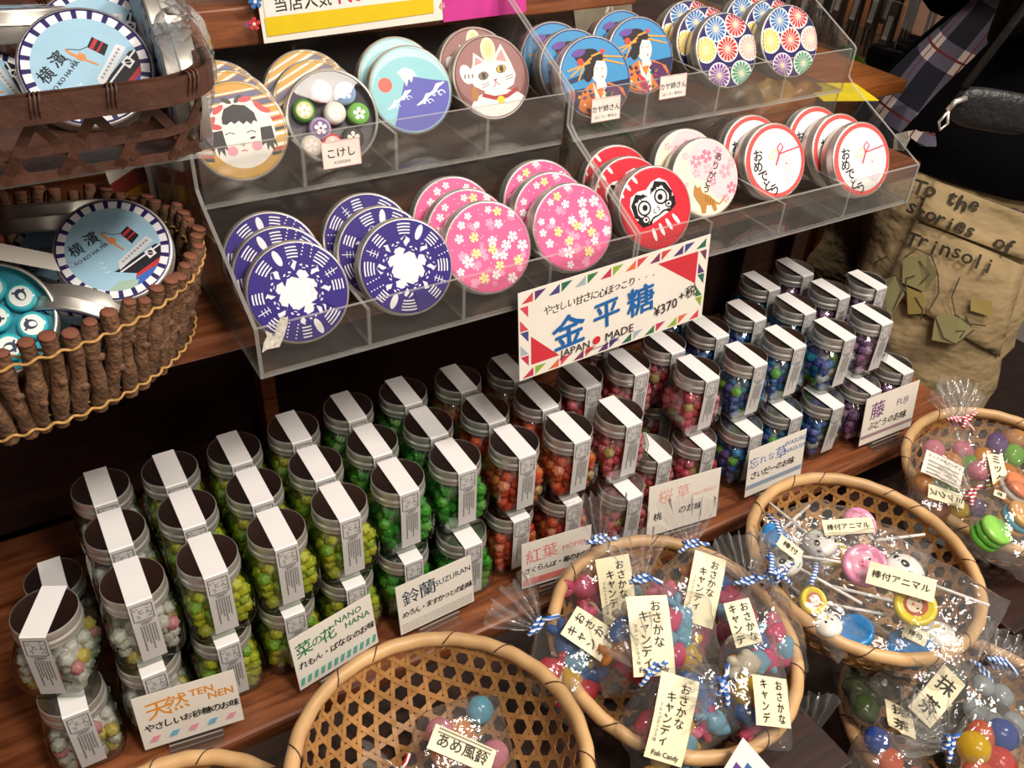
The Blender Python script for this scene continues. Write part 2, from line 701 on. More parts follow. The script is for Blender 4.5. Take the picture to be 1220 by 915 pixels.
# the low table the baskets stand on
box_top('front_table', (-0.75, -0.75, -0.130), (1.5, -0.082, -0.106), WOOD_D, 'structure')
box_top('table_riser', (-0.40, -0.36, -0.106), (0.505, -0.090, 0.004), WOOD_D, 'structure')
box_top('table_riser', (0.80, -0.33, -0.106), (1.12, -0.090, -0.034), WOOD_D, 'structure')

# ------------------------------------------------------------------ jars of sugar candy
JH = 0.079


def sup(a, n):
    c, s_ = math.cos(a), math.sin(a)
    return (math.copysign(abs(c) ** (2 / n), c), math.copysign(abs(s_) ** (2 / n), s_))


def jar_ring(wx, wy, n, z, seg=40):
    P = []
    for k in range(seg):
        u, v = sup(2 * PI * (k + 0.5) / seg, n)
        P.append(Vector((u * wx, v * wy, z)))
    return P


JAR_PROF = [(0.018, 0.019, 5, 0.0), (0.0225, 0.0225, 6, 0.0008), (0.0243, 0.0245, 6, 0.0035), (0.0262, 0.0258, 6.5, 0.009), (0.0288, 0.0262, 7, 0.0165),
            (0.0293, 0.0263, 7, 0.019), (0.0293, 0.0263, 7, 0.040), (0.0286, 0.0262, 6.5, 0.043), (0.0262, 0.0256, 5, 0.051),
            (0.0245, 0.0246, 3.2, 0.0565), (0.0228, 0.0228, 2.2, 0.060), (0.0220, 0.0220, 2, 0.062), (0.0220, 0.0220, 2, 0.071)]


def jar_body():
    V, F = [], []
    seg = 40
    for wx, wy, n, z in JAR_PROF:
        V += jar_ring(wx, wy, n, z, seg)
    for j in range(len(JAR_PROF) - 1):
        for k in range(seg):
            a, b = j * seg + k, j * seg + (k + 1) % seg
            F.append((a, b, b + seg, a + seg))
    F.append(tuple(range(seg))[::-1])
    # the inner wall of the glass
    inner = [(max(wx - .0024, .018) if z < .058 else wx - .0012, max(wy - .0024, .017) if z < .058 else wy - .0012, n, z) for wx, wy, n, z in JAR_PROF[3:12]]
    k0 = len(V)
    for wx, wy, n, z in inner:
        V += jar_ring(wx, wy, n, z, seg)
    for j in range(len(inner) - 1):
        for k in range(seg):
            a, b = k0 + j * seg + k, k0 + j * seg + (k + 1) % seg
            F.append((a, b, b + seg, a + seg))
    # a second, thicker foot of glass inside the base
    k0 = len(V)
    for wx, wy, n, z in [(0.0195, 0.020, 5, 0.0045), (0.0225, 0.0225, 6, 0.0055)]:
        V += jar_ring(wx, wy, n, z, seg)
    for k in range(seg):
        a, b = k0 + k, k0 + (k + 1) % seg
        F.append((a, b, b + seg, a + seg))
    F.append(tuple(range(k0, k0 + seg))[::-1])
    return smooth_by_angle(mesh_from('glass_body', V, F, GLASS), 50)


def jar_lid():
    b = MB()
    b.lathe([(0.0, 0.0780), (0.0222, 0.0780), (0.0236, 0.0783), (0.0241, 0.0785)], LIDM, 48)
    b.lathe([(0.0241, 0.0785), (0.0245, 0.0784), (0.0248, 0.0778), (0.0249, 0.0766), (0.0249, 0.0706), (0.0246, 0.0698),
             (0.0251, 0.0690), (0.0256, 0.0680), (0.0256, 0.0662), (0.0250, 0.0650), (0.0248, 0.0640), (0.0252, 0.0630), (0.0252, 0.0620), (0.0244, 0.0612), (0.0232, 0.0612)], LIDS, 48)
    return smooth_by_angle(b.mesh('lid'), 40)


SPATH = [(0.0258, 0.0725), (0.0254, 0.0785), (0.0244, 0.0794), (-0.0244, 0.0794), (-0.0256, 0.0786), (-0.0262, 0.0700), (-0.0270, 0.0560), (-0.0272, 0.012)]
SW = 0.0098


def jar_strip():
    b = MB()
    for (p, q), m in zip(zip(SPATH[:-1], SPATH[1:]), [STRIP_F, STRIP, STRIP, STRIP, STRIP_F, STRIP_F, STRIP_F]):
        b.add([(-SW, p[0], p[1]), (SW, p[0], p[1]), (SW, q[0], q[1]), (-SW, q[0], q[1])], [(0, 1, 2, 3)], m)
    return b.mesh('label_strip')


def jar_print():
    """boxed brush title and columns of fine print, mapped down the front of the jar"""
    A = Art()
    g = '#403e46'
    # v = distance below the lid edge
    x0, x1, t, u = -0.0078, 0.0078, -0.0030, -0.0190
    A.same()
    for P in ([(x0, t), (x1, t)], [(x1, t), (x1, u)], [(x1, u), (x0, u)], [(x0, u), (x0, t)]):
        A.line(P, 0.0006, g)
    for s_, x, y, z in (('こ', 0.0045, -0.0058, .0052), ('ん', 0.0045, -0.0108, .0056), ('ぺ', 0.0050, -0.0160, .0050), ('い', -0.0050, -0.0062, .0046), ('と', -0.0012, -0.0098, .0056), ('う', -0.0040, -0.0150, .0050)):
        A.text(s_, x, y, z, g, 0.12)
    R = random.Random(4)
    A.line([(-0.006, -0.0205), (0.006, -0.0205)], 0.0006, g)
    A.line([(-0.003, -0.0220), (0.005, -0.0220)], 0.0007, g)
    A.line([(-0.004, -0.0235), (0.003, -0.0235)], 0.0007, g)
    for c in range(6):
        x = 0.0064 - c * 0.0021
        y = -0.0255
        end = -0.0255 - R.uniform(0.019, 0.036)
        while y > end:
            q = R.uniform(0.0007, 0.0013)
            A.line([(x, y), (x, y - q)], 0.0012, '#55534f')
            y -= q + R.uniform(0.0004, 0.0008)

    def mp(x, v, h):
        d = -v + 0.0004
        pts = SPATH[4:]
        for a, b in zip(pts[:-1], pts[1:]):
            L_ = math.hypot(a[0] - b[0], a[1] - b[1])
            if d <= L_ or b is pts[-1]:
                f = d / L_
                return Vector((x, a[0] + (b[0] - a[0]) * f - 0.0002 - h, a[1] + (b[1] - a[1]) * f))
            d -= L_
    return A.mesh('label_print', mp, 0.5)


def konpeito(rad, sub=3):
    v, f = ico(sub)
    g = (1 + 5 ** 0.5) / 2
    dirs = [Vector(p).normalized() for p in [(0, s1 / g, s2 * g) for s1 in (1, -1) for s2 in (1, -1)] + [(s1 / g, s2 * g, 0) for s1 in (1, -1) for s2 in (1, -1)]
            + [(s2 * g, 0, s1 / g) for s1 in (1, -1) for s2 in (1, -1)] + [(a, b, c) for a in (1, -1) for b in (1, -1) for c in (1, -1)]]
    out = []
    for p in v:
        g2 = max(p.dot(q) for q in dirs)
        out.append(p * rad * (0.80 + 0.30 * math.exp(-(math.acos(min(1, g2)) / 0.24) ** 2)))
    return out, f


KV, KF = konpeito(0.0067)


def candy_heap(name, mat, seed, fill=0.055):
    R = random.Random(seed)
    V, F = [], []
    z = 0.0115
    lay = 0
    while z < fill:
        t = z
        wx = 0.0165 if t < 0.014 else (0.0202 if t < 0.043 else 0.0160)
        wy = 0.0168 if t < 0.05 else 0.0150
        st = 0.0112
        nx, ny = max(2, round(2 * wx / st)), max(2, round(2 * wy / st))
        for i in range(nx + 1):
            for j in range(ny + 1):
                edge = i in (0, nx) or j in (0, ny)
                top = z + 0.010 >= fill or z < 0.013
                if not (edge or top):
                    continue
                if z + 0.010 >= fill and R.random() < 0.25:
                    continue
                x = -wx + 2 * wx * i / nx + R.uniform(-.0016, .0016) + (0.0028 if lay % 2 and 0 < i < nx else 0)
                y = -wy + 2 * wy * j / ny + R.uniform(-.0012, .0012)
                if abs(x) > wx * 0.99 and abs(y) > wy * .99:
                    x *= 0.93
                    y *= 0.95
                q = Matrix.Rotation(R.uniform(0, 6.3), 3, Vector((R.uniform(-1, 1), R.uniform(-1, 1), R.uniform(-1, 1))).normalized())
                sc = R.uniform(0.86, 1.06)
                k = len(V)
                P = Vector((x, y, z + R.uniform(-.0015, .0015)))
                V += [P + (q @ v) * sc for v in KV]
                F += [tuple(a + k for a in f) for f in KF]
        z += 0.0098
        lay += 1
    k = len(V)            # candy-coloured core added so gaps between lumps don't go dark
    V += jar_ring(.0165, .0140, 4, .011, 16) + jar_ring(.0180, .0150, 4, .018, 16) + jar_ring(.0180, .0150, 4, fill - .016, 16) + jar_ring(.0140, .0120, 4, fill - .006, 16)
    for j in range(3):
        F += [(k + 16 * j + i, k + 16 * j + (i + 1) % 16, k + 16 * (j + 1) + (i + 1) % 16, k + 16 * (j + 1) + i) for i in range(16)]
    F.append(tuple(range(k + 48, k + 64)))
    return mesh_from(name, V, F, mat, None, True)


CANDY = {
    'white': candy_mat('white_sugar', ['#e9e8e0', '#dddcd4', '#efeee8', '#e2e1d8', '#e6e5dd', '#e8a2a8', '#ecebe4', '#e3e2da', '#e9d878', '#e6e5de']),
    'lime': candy_mat('lime_sugar', ['#d8da2c', '#cdd62e', '#a8d446', '#dbd92a', '#c4d840', '#9acb48', '#d9dc4a', '#b9dc78']),
    'green': candy_mat('green_sugar', ['#3fae2f', '#58c040', '#2f9f2a', '#8fd86a', '#46b238', '#6ac94e', '#35a62c', '#a6de88']),
    'orange': candy_mat('orange_sugar', ['#f0663a', '#f48a4c', '#ea5436', '#ecc27a', '#f07242', '#f6a480', '#ea563c', '#e6b86c']),
    'pink': candy_mat('pink_sugar', ['#f27488', '#f6a0ac', '#ec5e6c', '#f6b0ba', '#f08090', '#d2c07a', '#f48c9c', '#ee6678']),
    'blue': candy_mat('blue_sugar', ['#3a70c6', '#46a0dc', '#6a72cc', '#36aed4', '#4664bc', '#86d05a', '#4a8cd4', '#7f88d6', '#e4eaee']),
    'purple': candy_mat('purple_sugar', ['#b07cb2', '#d4a0c8', '#9a68a6', '#c088b8', '#dcb4d4', '#8a5a98']),
}
GL_ME, LID_ME, STRIP_ME, PRINT_ME = jar_body(), jar_lid(), jar_strip(), jar_print()
HEAP = {c: [candy_heap('sugar_candy', CANDY[c], 10 * i + k, 0.050 if c == 'white' else 0.057) for k in range(2)] for i, c in enumerate(CANDY)}
TASTE = {'white': 'white', 'lime': 'lime yellow', 'green': 'bright green', 'orange': 'orange red', 'pink': 'pink', 'blue': 'blue', 'purple': 'lilac'}
jn = 0


def jar(colr, xy, z, label, clabel, rot=0.0):
    global jn
    M = Matrix.Translation((xy[0], xy[1], z)) @ Matrix.Rotation(rot, 4, 'Z')
    t = thing('candy_jar', label, 'jar', M, 'jars of %s sugar candy' % TASTE[colr])
    put('glass_body', GL_ME, t)
    put('lid', LID_ME, t)
    s_ = put('label_strip', STRIP_ME, t)
    put('label_print', PRINT_ME, s_)
    c = put('sugar_candy', HEAP[colr][jn % 2], None, M @ Matrix.Rotation(PI * (jn % 3 == 2), 4, 'Z'))
    tag(c, clabel, 'candy', 'star sugar candy in the jars', 'stuff')
    jn += 1


ORD = ['first', 'second', 'third']
# colour, column number, x, [(row, y)], pixel-measured position of the jar under the front one
GRID = [
    ('white', 0, 0.001, [('front', -0.006), ('middle', 0.058), ('back', 0.118)], (-0.004, -0.014)),
    ('lime', 0, 0.0605, [('front', -0.007), ('middle', 0.055), ('back', 0.114)], (0.0575, -0.014)),
    ('lime', 1, 0.1205, [('front', -0.004), ('middle', 0.056), ('back', 0.115)], (0.118, -0.010)),
    ('lime', 2, 0.1805, [('front', 0.002), ('middle', 0.060), ('back', 0.120)], (0.178, -0.006)),
    ('green', 0, 0.2405, [('front', 0.008), ('middle', 0.066), ('back', 0.126)], (0.238, -0.003)),
    ('green', 1, 0.3010, [('front', 0.009), ('middle', 0.066), ('back', 0.124)], (0.298, -0.012)),
    ('orange', 0, 0.3625, [('front', 0.001), ('middle', 0.059), ('back', 0.118)], (0.358, -0.004)),
    ('orange', 1, 0.4225, [('front', -0.005), ('middle', 0.053), ('back', 0.110)], (0.418, -0.010)),
    ('pink', 0, 0.4840, [('front', -0.008), ('middle', 0.064)], (0.480, -0.032)),
    ('pink', 1, 0.5460, [('middle', 0.060), ('back', 0.118)], (0.545, 0.0)),
    ('pink', 2, 0.6085, [('front', 0.015), ('middle', 0.074)], (0.604, -0.006)),
    ('blue', 0, 0.6760, [('front', 0.011), ('middle', 0.075), ('back', 0.135)], (0.668, -0.014)),
    ('blue', 1, 0.7430, [('front', 0.017), ('middle', 0.083)], (0.734, -0.012)),
    ('blue', 2, 0.8110, [('front', 0.003), ('middle', 0.067), ('back', 0.129)], (0.794, -0.022)),
    ('purple', 0, 0.8790, [('front', 0.006), ('middle', 0.074), ('back', 0.137)], (0.860, -0.022)),
    ('purple', 1, 0.9420, [('middle', 0.069)], (0.932, -0.012)),
]
for colr, ci, x, rows, low in GRID:
    nm = TASTE[colr]
    where = 'beside the lime jars' if colr == 'white' else '%s %s column from the white jars' % (ORD[ci], TASTE[colr].split()[-1])
    names = [r for r, _ in rows]
    for r, y in rows:
        jar(colr, (x, y), JH, 'jar of %s candy, upper layer, %s row, %s' % (nm.split()[-1], r, where),
            '%s sugar stars in the upper-layer %s-row jar, %s' % (nm, r, 'beside lime jars' if colr == 'white' else '%s %s column' % (ORD[ci], nm)))
    lows = [('front', low)] + [(r, (x, max(y, low[1] + (0.056 if r == 'middle' else 0.114)))) for r, y in rows if r != 'front']
    for r, p in lows:
        jar(colr, p, 0.0, 'jar of %s candy, lower layer, %s row, %s' % (nm.split()[-1], r, where),
            '%s sugar stars in the lower-layer %s-row jar, %s' % (nm, r, 'beside lime jars' if colr == 'white' else '%s %s column' % (ORD[ci], nm)))
# the loose stack at the end of the shelf, the top jar turned
jar('white', (-0.066, -0.022), 0.0, 'clear jar of white candy carrying the turned jar at the end of the shelf', 'white and pink sugar stars in the jar carrying the turned one')
jar('white', (-0.064, -0.006), JH, 'jar of white and yellow candy, turned askew, on top of the end stack', 'white and yellow sugar stars in the turned jar', math.radians(-27))
jar('white', (-0.058, 0.108), 0.0, 'half hidden jar with glossy lid standing behind the turned jar', 'white sugar stars in the jar behind the turned one')


# ------------------------------------------------------------------ acrylic display boxes
TH = 0.003


def display(x0, x1, lo_div, up_div, label):
    t = thing('acrylic_display', label, 'display stand', ((x0 + x1) / 2, 0.12, UP))
    T = Matrix.Translation((-(x0 + x1) / 2, -0.12, -UP))

    def piece(name, lo, hi, thin):
        b = MB()
        b.box(lo, hi, ACRYL, T, ACRYL_E, thin)
        return b.build(name, t)
    F0, F1 = UP + 0.0005, 0.3998
    piece('lower_floor', (x0, 0.0, F0), (x1, 0.285, F0 + TH), 2)
    piece('lower_lip', (x0, -TH, F0), (x1, 0.0, 0.358), 1)
    piece('riser', (x0 + TH, 0.122, F0 + TH), (x1 - TH, 0.122 + TH, F1), 1)
    piece('upper_floor', (x0 + TH, 0.122, F1), (x1 - TH, 0.285, F1 + TH), 2)
    piece('upper_lip', (x0 + TH, 0.122 - TH, F1), (x1 - TH, 0.122, 0.4485), 1)
    piece('back_panel', (x0, 0.285, F0), (x1, 0.285 + TH, 0.52), 1)
    prof = [(-TH, F0), (-TH, 0.358), (0.004, 0.3615), (0.108, 0.410), (0.1185, 0.418), (0.1185, 0.4485), (0.122, 0.4515), (0.262, 0.516), (0.285, 0.520), (0.285, F0)]
    prof = [(a - 0.12, b - UP) for a, b in prof]
    for a, b_ in ((x0 - TH, x0), (x1, x1 + TH)):
        b = MB()
        b.prism(prof[::-1], a - (x0 + x1) / 2, b_ - (x0 + x1) / 2, 0, ACRYL, ACRYL_E)
        b.build('side_panel', t)
    for dx in lo_div:
        piece('divider', (dx - TH / 2, 0.0, F0 + TH), (dx + TH / 2, 0.122, F0 + 0.036), 0)
    for dx in up_div:
        piece('divider', (dx - TH / 2, 0.122, F1 + TH), (dx + TH / 2, 0.285, F1 + 0.036), 0)
    return t


DISP1 = display(0.1285, 0.4755, (0.217, 0.3025, 0.388), (0.216, 0.300, 0.391), 'two-tier clear acrylic display beside the twig basket')
DISP2 = display(0.4825, 0.8605, (0.571, 0.667, 0.762), (0.573, 0.668, 0.763), 'two-tier clear acrylic display holding the red and the chrysanthemum tins')

# dried glue and a scrap of tape left on the acrylic
def residue(dsp, pts, ax, val, name, mat):
    inv = dsp.matrix_world.inverted()
    V = [inv @ at(p, ax, val) for p in pts]
    cx = sum(V, Vector()) / len(V)
    b = MB()
    b.add(V + [cx], [(i, (i + 1) % len(V), len(V)) for i in range(len(V))], mat)
    o = b.build(name, dsp)
    s_ = o.modifiers.new('thickness', 'SOLIDIFY')
    s_.thickness = .0004


GLUE = pm('dried_glue', '#d8d4c8', .7, var=.3, vscale=300)
residue(DISP1, [(334, 377), (341, 378), (343, 384), (339, 398), (333, 413), (318, 416), (312, 420), (314, 408), (318, 401), (316, 394), (322, 396), (326, 402), (330, 392)], 1, -TH - .0004, 'glue_mark', GLUE)
residue(DISP2, [(1066, 160), (1082, 156), (1084, 166), (1077, 180), (1064, 178)], 0, .8605 + TH + .0004, 'tape_scrap', GLUE)

# ------------------------------------------------------------------ tins and their printed lids
TR = 0.040
TT = 0.021


def tin_base():
    b = MB()
    b.lathe([(0, 0), (TR - .0035, 0), (TR - .0015, .0006), (TR - .0008, .002), (TR - .0008, .0112), (TR - .0008, .0116)], STEEL, 56)
    return smooth_by_angle(b.mesh('tin_base'), 40)


def tin_lid():
    b = MB()
    b.lathe([(TR - .001, .0112), (TR - .0001, .0108), (TR + .0003, .0114), (TR, .0122), (TR - .0002, .0126), (TR - .0002, .0190), (TR - .0004, .0198), (TR - .001, .0206), (TR - .002, .0209), (TR - .0026, .0206), (0, .0204)], STEEL, 56)
    return smooth_by_angle(b.mesh('tin_lid'), 40)


TIN_B, TIN_L = tin_base(), tin_lid()
PR = TR - 0.0016    # printed radius


def tin_art(base, fn, bevel=None):
    A = Art(UNIT)
    A.ell(0, 0, 0.965, 0.965, base, n=56)
    fn(A)
    me = A.mesh('lid_print', lambda x, y, h: Vector((x * PR, y * PR, 0.0210 + h)))
    # rolled edge of the print, in its own ring
    b = MB()
    b.lathe([(PR * 0.955, .02125), (PR * 0.985, .0210), (PR * 1.003, .0202)], flat(bevel or base), 56)
    bm = bmesh.new()
    bm.from_mesh(me)
    k = len(me.materials)
    me.materials.append(flat(bevel or base))
    vs = [bm.verts.new(v) for v in b.v]
    bm.verts.index_update()
    for f in b.f:
        q = bm.faces.new([vs[i] for i in f])
        q.material_index = k
        q.smooth = True
    bm.to_mesh(me)
    bm.free()
    return me


def pol(r, a):
    return (r * math.cos(a), r * math.sin(a))


def art_cats(A):
    ind, wh = '#33257c', '#eceaf0'
    A.poly([pol(0.56 + 0.04 * math.sin(7 * 2 * PI * k / 56), 2 * PI * k / 56) for k in range(56)], wh)
    n = 8
    for k in range(n):            # white wedges with arc lines between the cats
        a = 2 * PI * (k + 0.5) / n
        A.poly([pol(0.30, a - 0.45), pol(0.60, a - 0.17), pol(0.66, a), pol(0.60, a + 0.17), pol(0.30, a + 0.45)], wh)
        for j, r in enumerate((0.70, 0.765, 0.83, 0.895)):
            A.ring(0, 0, r, r + 0.028, wh, a - 0.17 - 0.015 * j, a + 0.17 + .015 * j, 6)
    for k in range(n):            # cats, heads towards the middle
        a = 2 * PI * k / n + 0.06 * math.sin(3 * k)
        h = 0.40 + 0.07 * math.sin(k * 2.3)
        c, d = math.cos(a), math.sin(a)

        def q(t, s):
            return (t * c - s * d, t * d + s * c)
        A.poly([q(.955, -.26), q(.985, 0), q(.955, .26), q(h + .34, .17), q(h + .22, .12), q(h + .12, .155), q(h + .02, .10), q(h, 0), q(h + .02, -.10), q(h + .12, -.155), q(h + .22, -.12), q(h + .34, -.17)], ind)
        for s in (-1, 1):
            A.poly([q(h + .12, s * .155), q(h - .10, s * .165), q(h + .03, s * .035)], ind)
        A.same()
        for s in (-1, 1):
            A.ell(*q(h + 0.10, s * 0.06), 0.018, 0.034, wh, a + s * .5, n=8)
        A.each()
        A.line([q(h + .06, -.035), q(h + .045, 0), q(h + .06, .035)], 0.014, wh)
        if k % 4 == 0:
            A.line([q(h + .24, 0), q(.93, 0)], 0.016, wh)
            for r in (0.68, 0.75, 0.82):
                A.line([q(r, -.07), q(r, .07)], 0.014, wh)
        elif k % 4 == 1:
            A.same()
            for j in range(5):
                A.ell(*q(h + .30 + 0.07 * j, .09), 0.016, 0.016, wh, n=7)
                A.ell(*q(h + .30 + 0.07 * j, -.09), 0.016, 0.016, wh, n=7)
            A.each()
        elif k % 4 == 2:
            p = q(0.78, 0)
            A.ell(p[0], p[1], 0.17, 0.07, wh, a, n=14)
        b = a + PI / n
        A.line([pol(0.64, b), pol(0.54, b + 0.14), pol(0.44, b + 0.08), pol(0.40, b - 0.12)], [0.05, 0.05, 0.045, 0.03], ind)


def art_sakura(A):
    R = random.Random(7)
    pale, mid = '#f4a9c8', '#f095bb'
    for k in range(26):
        A.flower(R.uniform(-.8, .9), R.uniform(-.9, .6), R.uniform(.07, .12), R.choice([pale, mid]), R.uniform(0, 6))
    A.same()
    for k in range(46):
        A.ell(R.uniform(-.9, .9), R.uniform(-.9, .9), .014, .014, '#fbe4ee', n=6)
    A.each()
    wl = [(-.55, -.18, .15), (-.62, .35, .11), (-.3, .78, .09), (.36, .45, .11), (.12, .12, .12), (.12, -.2, .11), (.42, -.05, .13), (.62, .1, .13), (.8, -.15, .14), (.02, -.62, .11), (.38, -.78, .12),
          (.72, .6, .10), (-.15, .55, .08), (-.78, -.35, .10), (.3, -.25, .11), (-.5, .62, .1), (.2, .8, .09)]
    yl = [(-.32, -.05, .12), (.08, -.05, .12), (.62, -.45, .13), (-.28, -.62, .13), (.15, -.45, .12), (-.28, .3, .12), (.4, .72, .11)]
    for x, y, r in wl:
        A.flower(x, y, r, '#fdf3f6', R.uniform(0, 6), '#f3b7c6')
    for x, y, r in yl:
        A.flower(x, y, r, '#fbe9a8', R.uniform(0, 6), '#f0c070')


def art_daruma(A):
    wh, bk = '#f3efee', '#1b1718'
    c = math.cos(0.42)
    s_ = math.sin(0.42)

    def q(x, y):
        return (x * c - y * s_, x * s_ + y * c)
    face = [(-.60, .30), (-.62, .05), (-.56, -.22), (-.42, -.36), (.42, -.36), (.56, -.22), (.62, .05), (.60, .30), (.46, .48), (.22, .50), (.0, .42), (-.22, .50), (-.46, .48)]
    A.poly([q(x, y + .1) for x, y in face], wh)
    for m in (-1, 1):
        A.line([q(m * .06, .36), q(m * .14, .46), q(m * .26, .42), q(m * .22, .34)], [.03, .06, .05, .02], bk)
        A.line([q(m * .12, .40), q(m * .30, .50), q(m * .50, .36), q(m * .56, .12), q(m * .46, -.06)], [.06, .16, .15, .12, .05], bk)
        A.line([q(m * .44, .0), q(m * .56, -.02), q(m * .50, -.18), q(m * .36, -.22)], [.08, .12, .12, .05], bk)
        A.ell(*q(m * .27, .17), .19, .19, bk)
        A.ell(*q(m * .27, .17), .145, .145, wh)
        A.ell(*q(m * .25, .17), .075, .075, bk)
        A.ell(*q(m * .38, -.09), .11, .10, bk)
        A.ell(*q(m * .38, -.09), .075, .065, wh)
        A.ell(*q(m * .37, -.09), .035, .035, bk)
        A.ell(*q(m * .40, .36), .05, .035, wh)
        A.line([q(m * .05, .02), q(m * .10, -.06), q(m * .04, -.10)], .025, bk)
    A.line([q(-.34, -.20), q(-.15, -.16), q(0, -.18), q(.15, -.16), q(.34, -.20)], [.02, .05, .035, .05, .02], bk)
    for m in (-1, 1):
        A.line([q(m * .20, -.17), q(m * .30, -.24), q(m * .44, -.24)], [.02, .07, .02], bk)
    for k, x in enumerate((-.36, -.12, .12, .36)):
        p = q(x, -.52)
        A.ell(p[0], p[1], .05, .17, wh, 0.42 + (-.2 + .13 * k), n=14)
    p = q(-.62, .74)
    for k, x in enumerate((-.3, -.05, .2)):
        p = q(x - .35, .80 + .05 * k)
        A.ell(p[0], p[1], .045, .13, wh, 0.42 + .2, n=12)


def art_thanks(A):
    A.ell(.15, .45, .62, .55, '#f5cdd3', n=30)
    A.ell(.55, -.05, .5, .6, '#f4cfd4', n=30)
    R = random.Random(2)
    for x, y, r, c_ in [(-.25, .45, .18, '#ee8fa6'), (.08, .55, .19, '#ec7f9a'), (.45, .62, .15, '#f0a0b2'), (-.28, .15, .13, '#f2b0bf'), (.1, .22, .15, '#f3b6c2'), (.62, .1, .20, '#f0a5b6'), (.78, -.35, .17, '#ec7f9a'),
                        (.2, -.12, .12, '#ef9aae'), (-.55, .62, .12, '#f3bac5'), (.85, .3, .13, '#f2b0bf'), (.55, -.6, .13, '#f0a5b6'), (-.62, -.1, .07, '#f2b0bf'), (.35, .35, .1, '#f3b6c2')]:
        A.flower(x, y, r, c_, R.uniform(0, 6), '#f8dbe0')
    br, dk = '#b98446', '#8a5a2a'
    A.poly([(-.42, -.25), (-.36, -.12), (-.30, -.22), (-.20, -.20), (-.16, -.36), (.05, -.46), (.22, -.62), (.24, -.86), (.14, -.90), (.08, -.72), (-.06, -.70), (-.12, -.90), (-.24, -.90), (-.26, -.70), (-.36, -.55), (-.44, -.40)], br)
    A.line([(.20, -.66), (.34, -.72), (.48, -.60), (.58, -.52)], [.06, .05, .04, .03], br)
    for k in range(4):
        A.line([(-.06 + .07 * k, -.44 - .05 * k), (-.10 + .07 * k, -.60 - .04 * k)], .022, dk)
    for i, (ch, x, y, r) in enumerate([('あ', .46, .50, -.5), ('り', .34, .28, -.5), ('が', .20, .06, -.5), ('と', .06, -.12, -.45), ('う', -.02, -.28, -.4)]):
        A.text(ch, x, y, .24, '#3a3233', r, .02)


def art_congrats(A):
    A.ell(.02, 0, .86, .87, '#f4f1f2', n=44)
    A.ell(.34, -.25, .30, .42, '#dcd8e2', .3)
    A.line([(.05, .12), (.16, -.08), (.14, -.28), (.3, -.5)], [.06, .10, .14, .2], '#e2dfe7')
    A.ell(-.04, .18, .20, .12, '#efd9ae', .5)
    A.ell(-.04, .18, .13, .07, '#f4f1f2', .5)
    pk = '#d9546e'
    A.line([(.15, .18), (.5, .24), (.95, .32)], .045, pk)
    A.line([(.15, .18), (.10, .36), (.22, .46), (.30, .36), (.15, .18)], .05, pk)
    A.line([(.15, .18), (.06, .0), (.0, -.12)], [.05, .06, .05], pk)
    A.ell(.15, .18, .04, .04, pk)
    A.ell(.36, -.10, .025, .02, '#d23b3b')
    for ch, x, y, r in [('お', -.56, .22, .0), ('め', -.60, -.08, .05), ('で', -.46, -.36, .15), ('と', -.34, -.62, .25), ('う', -.12, -.76, .35)]:
        A.text(ch, x, y, .35, '#242122', r, .025)


def stripes(A, rot, items):
    c, d = math.cos(rot), math.sin(rot)
    for y0, y1, col in items:
        A.poly([(x * c - y * d, x * d + y * c) for x, y in ((-1.1, y0), (1.1, y0), (1.1, y1), (-1.1, y1))], col)


def art_stripe(A):
    stripes(A, .45, [(.52, .68, '#6f6a86'), (.70, .75, '#f0ece0'), (.30, .44, '#6b6680'), (.46, .49, '#f0ece0'), (.10, .14, '#f0ece0'), (-.06, .0, '#c0504c'), (-.14, -.10, '#f0ece0'),
                     (-.34, -.24, '#6b6680'), (-.5, -.46, '#f0ece0'), (-.66, -.58, '#c0504c'), (-.85, -.75, '#454a58'), (.86, .9, '#f0ece0')])


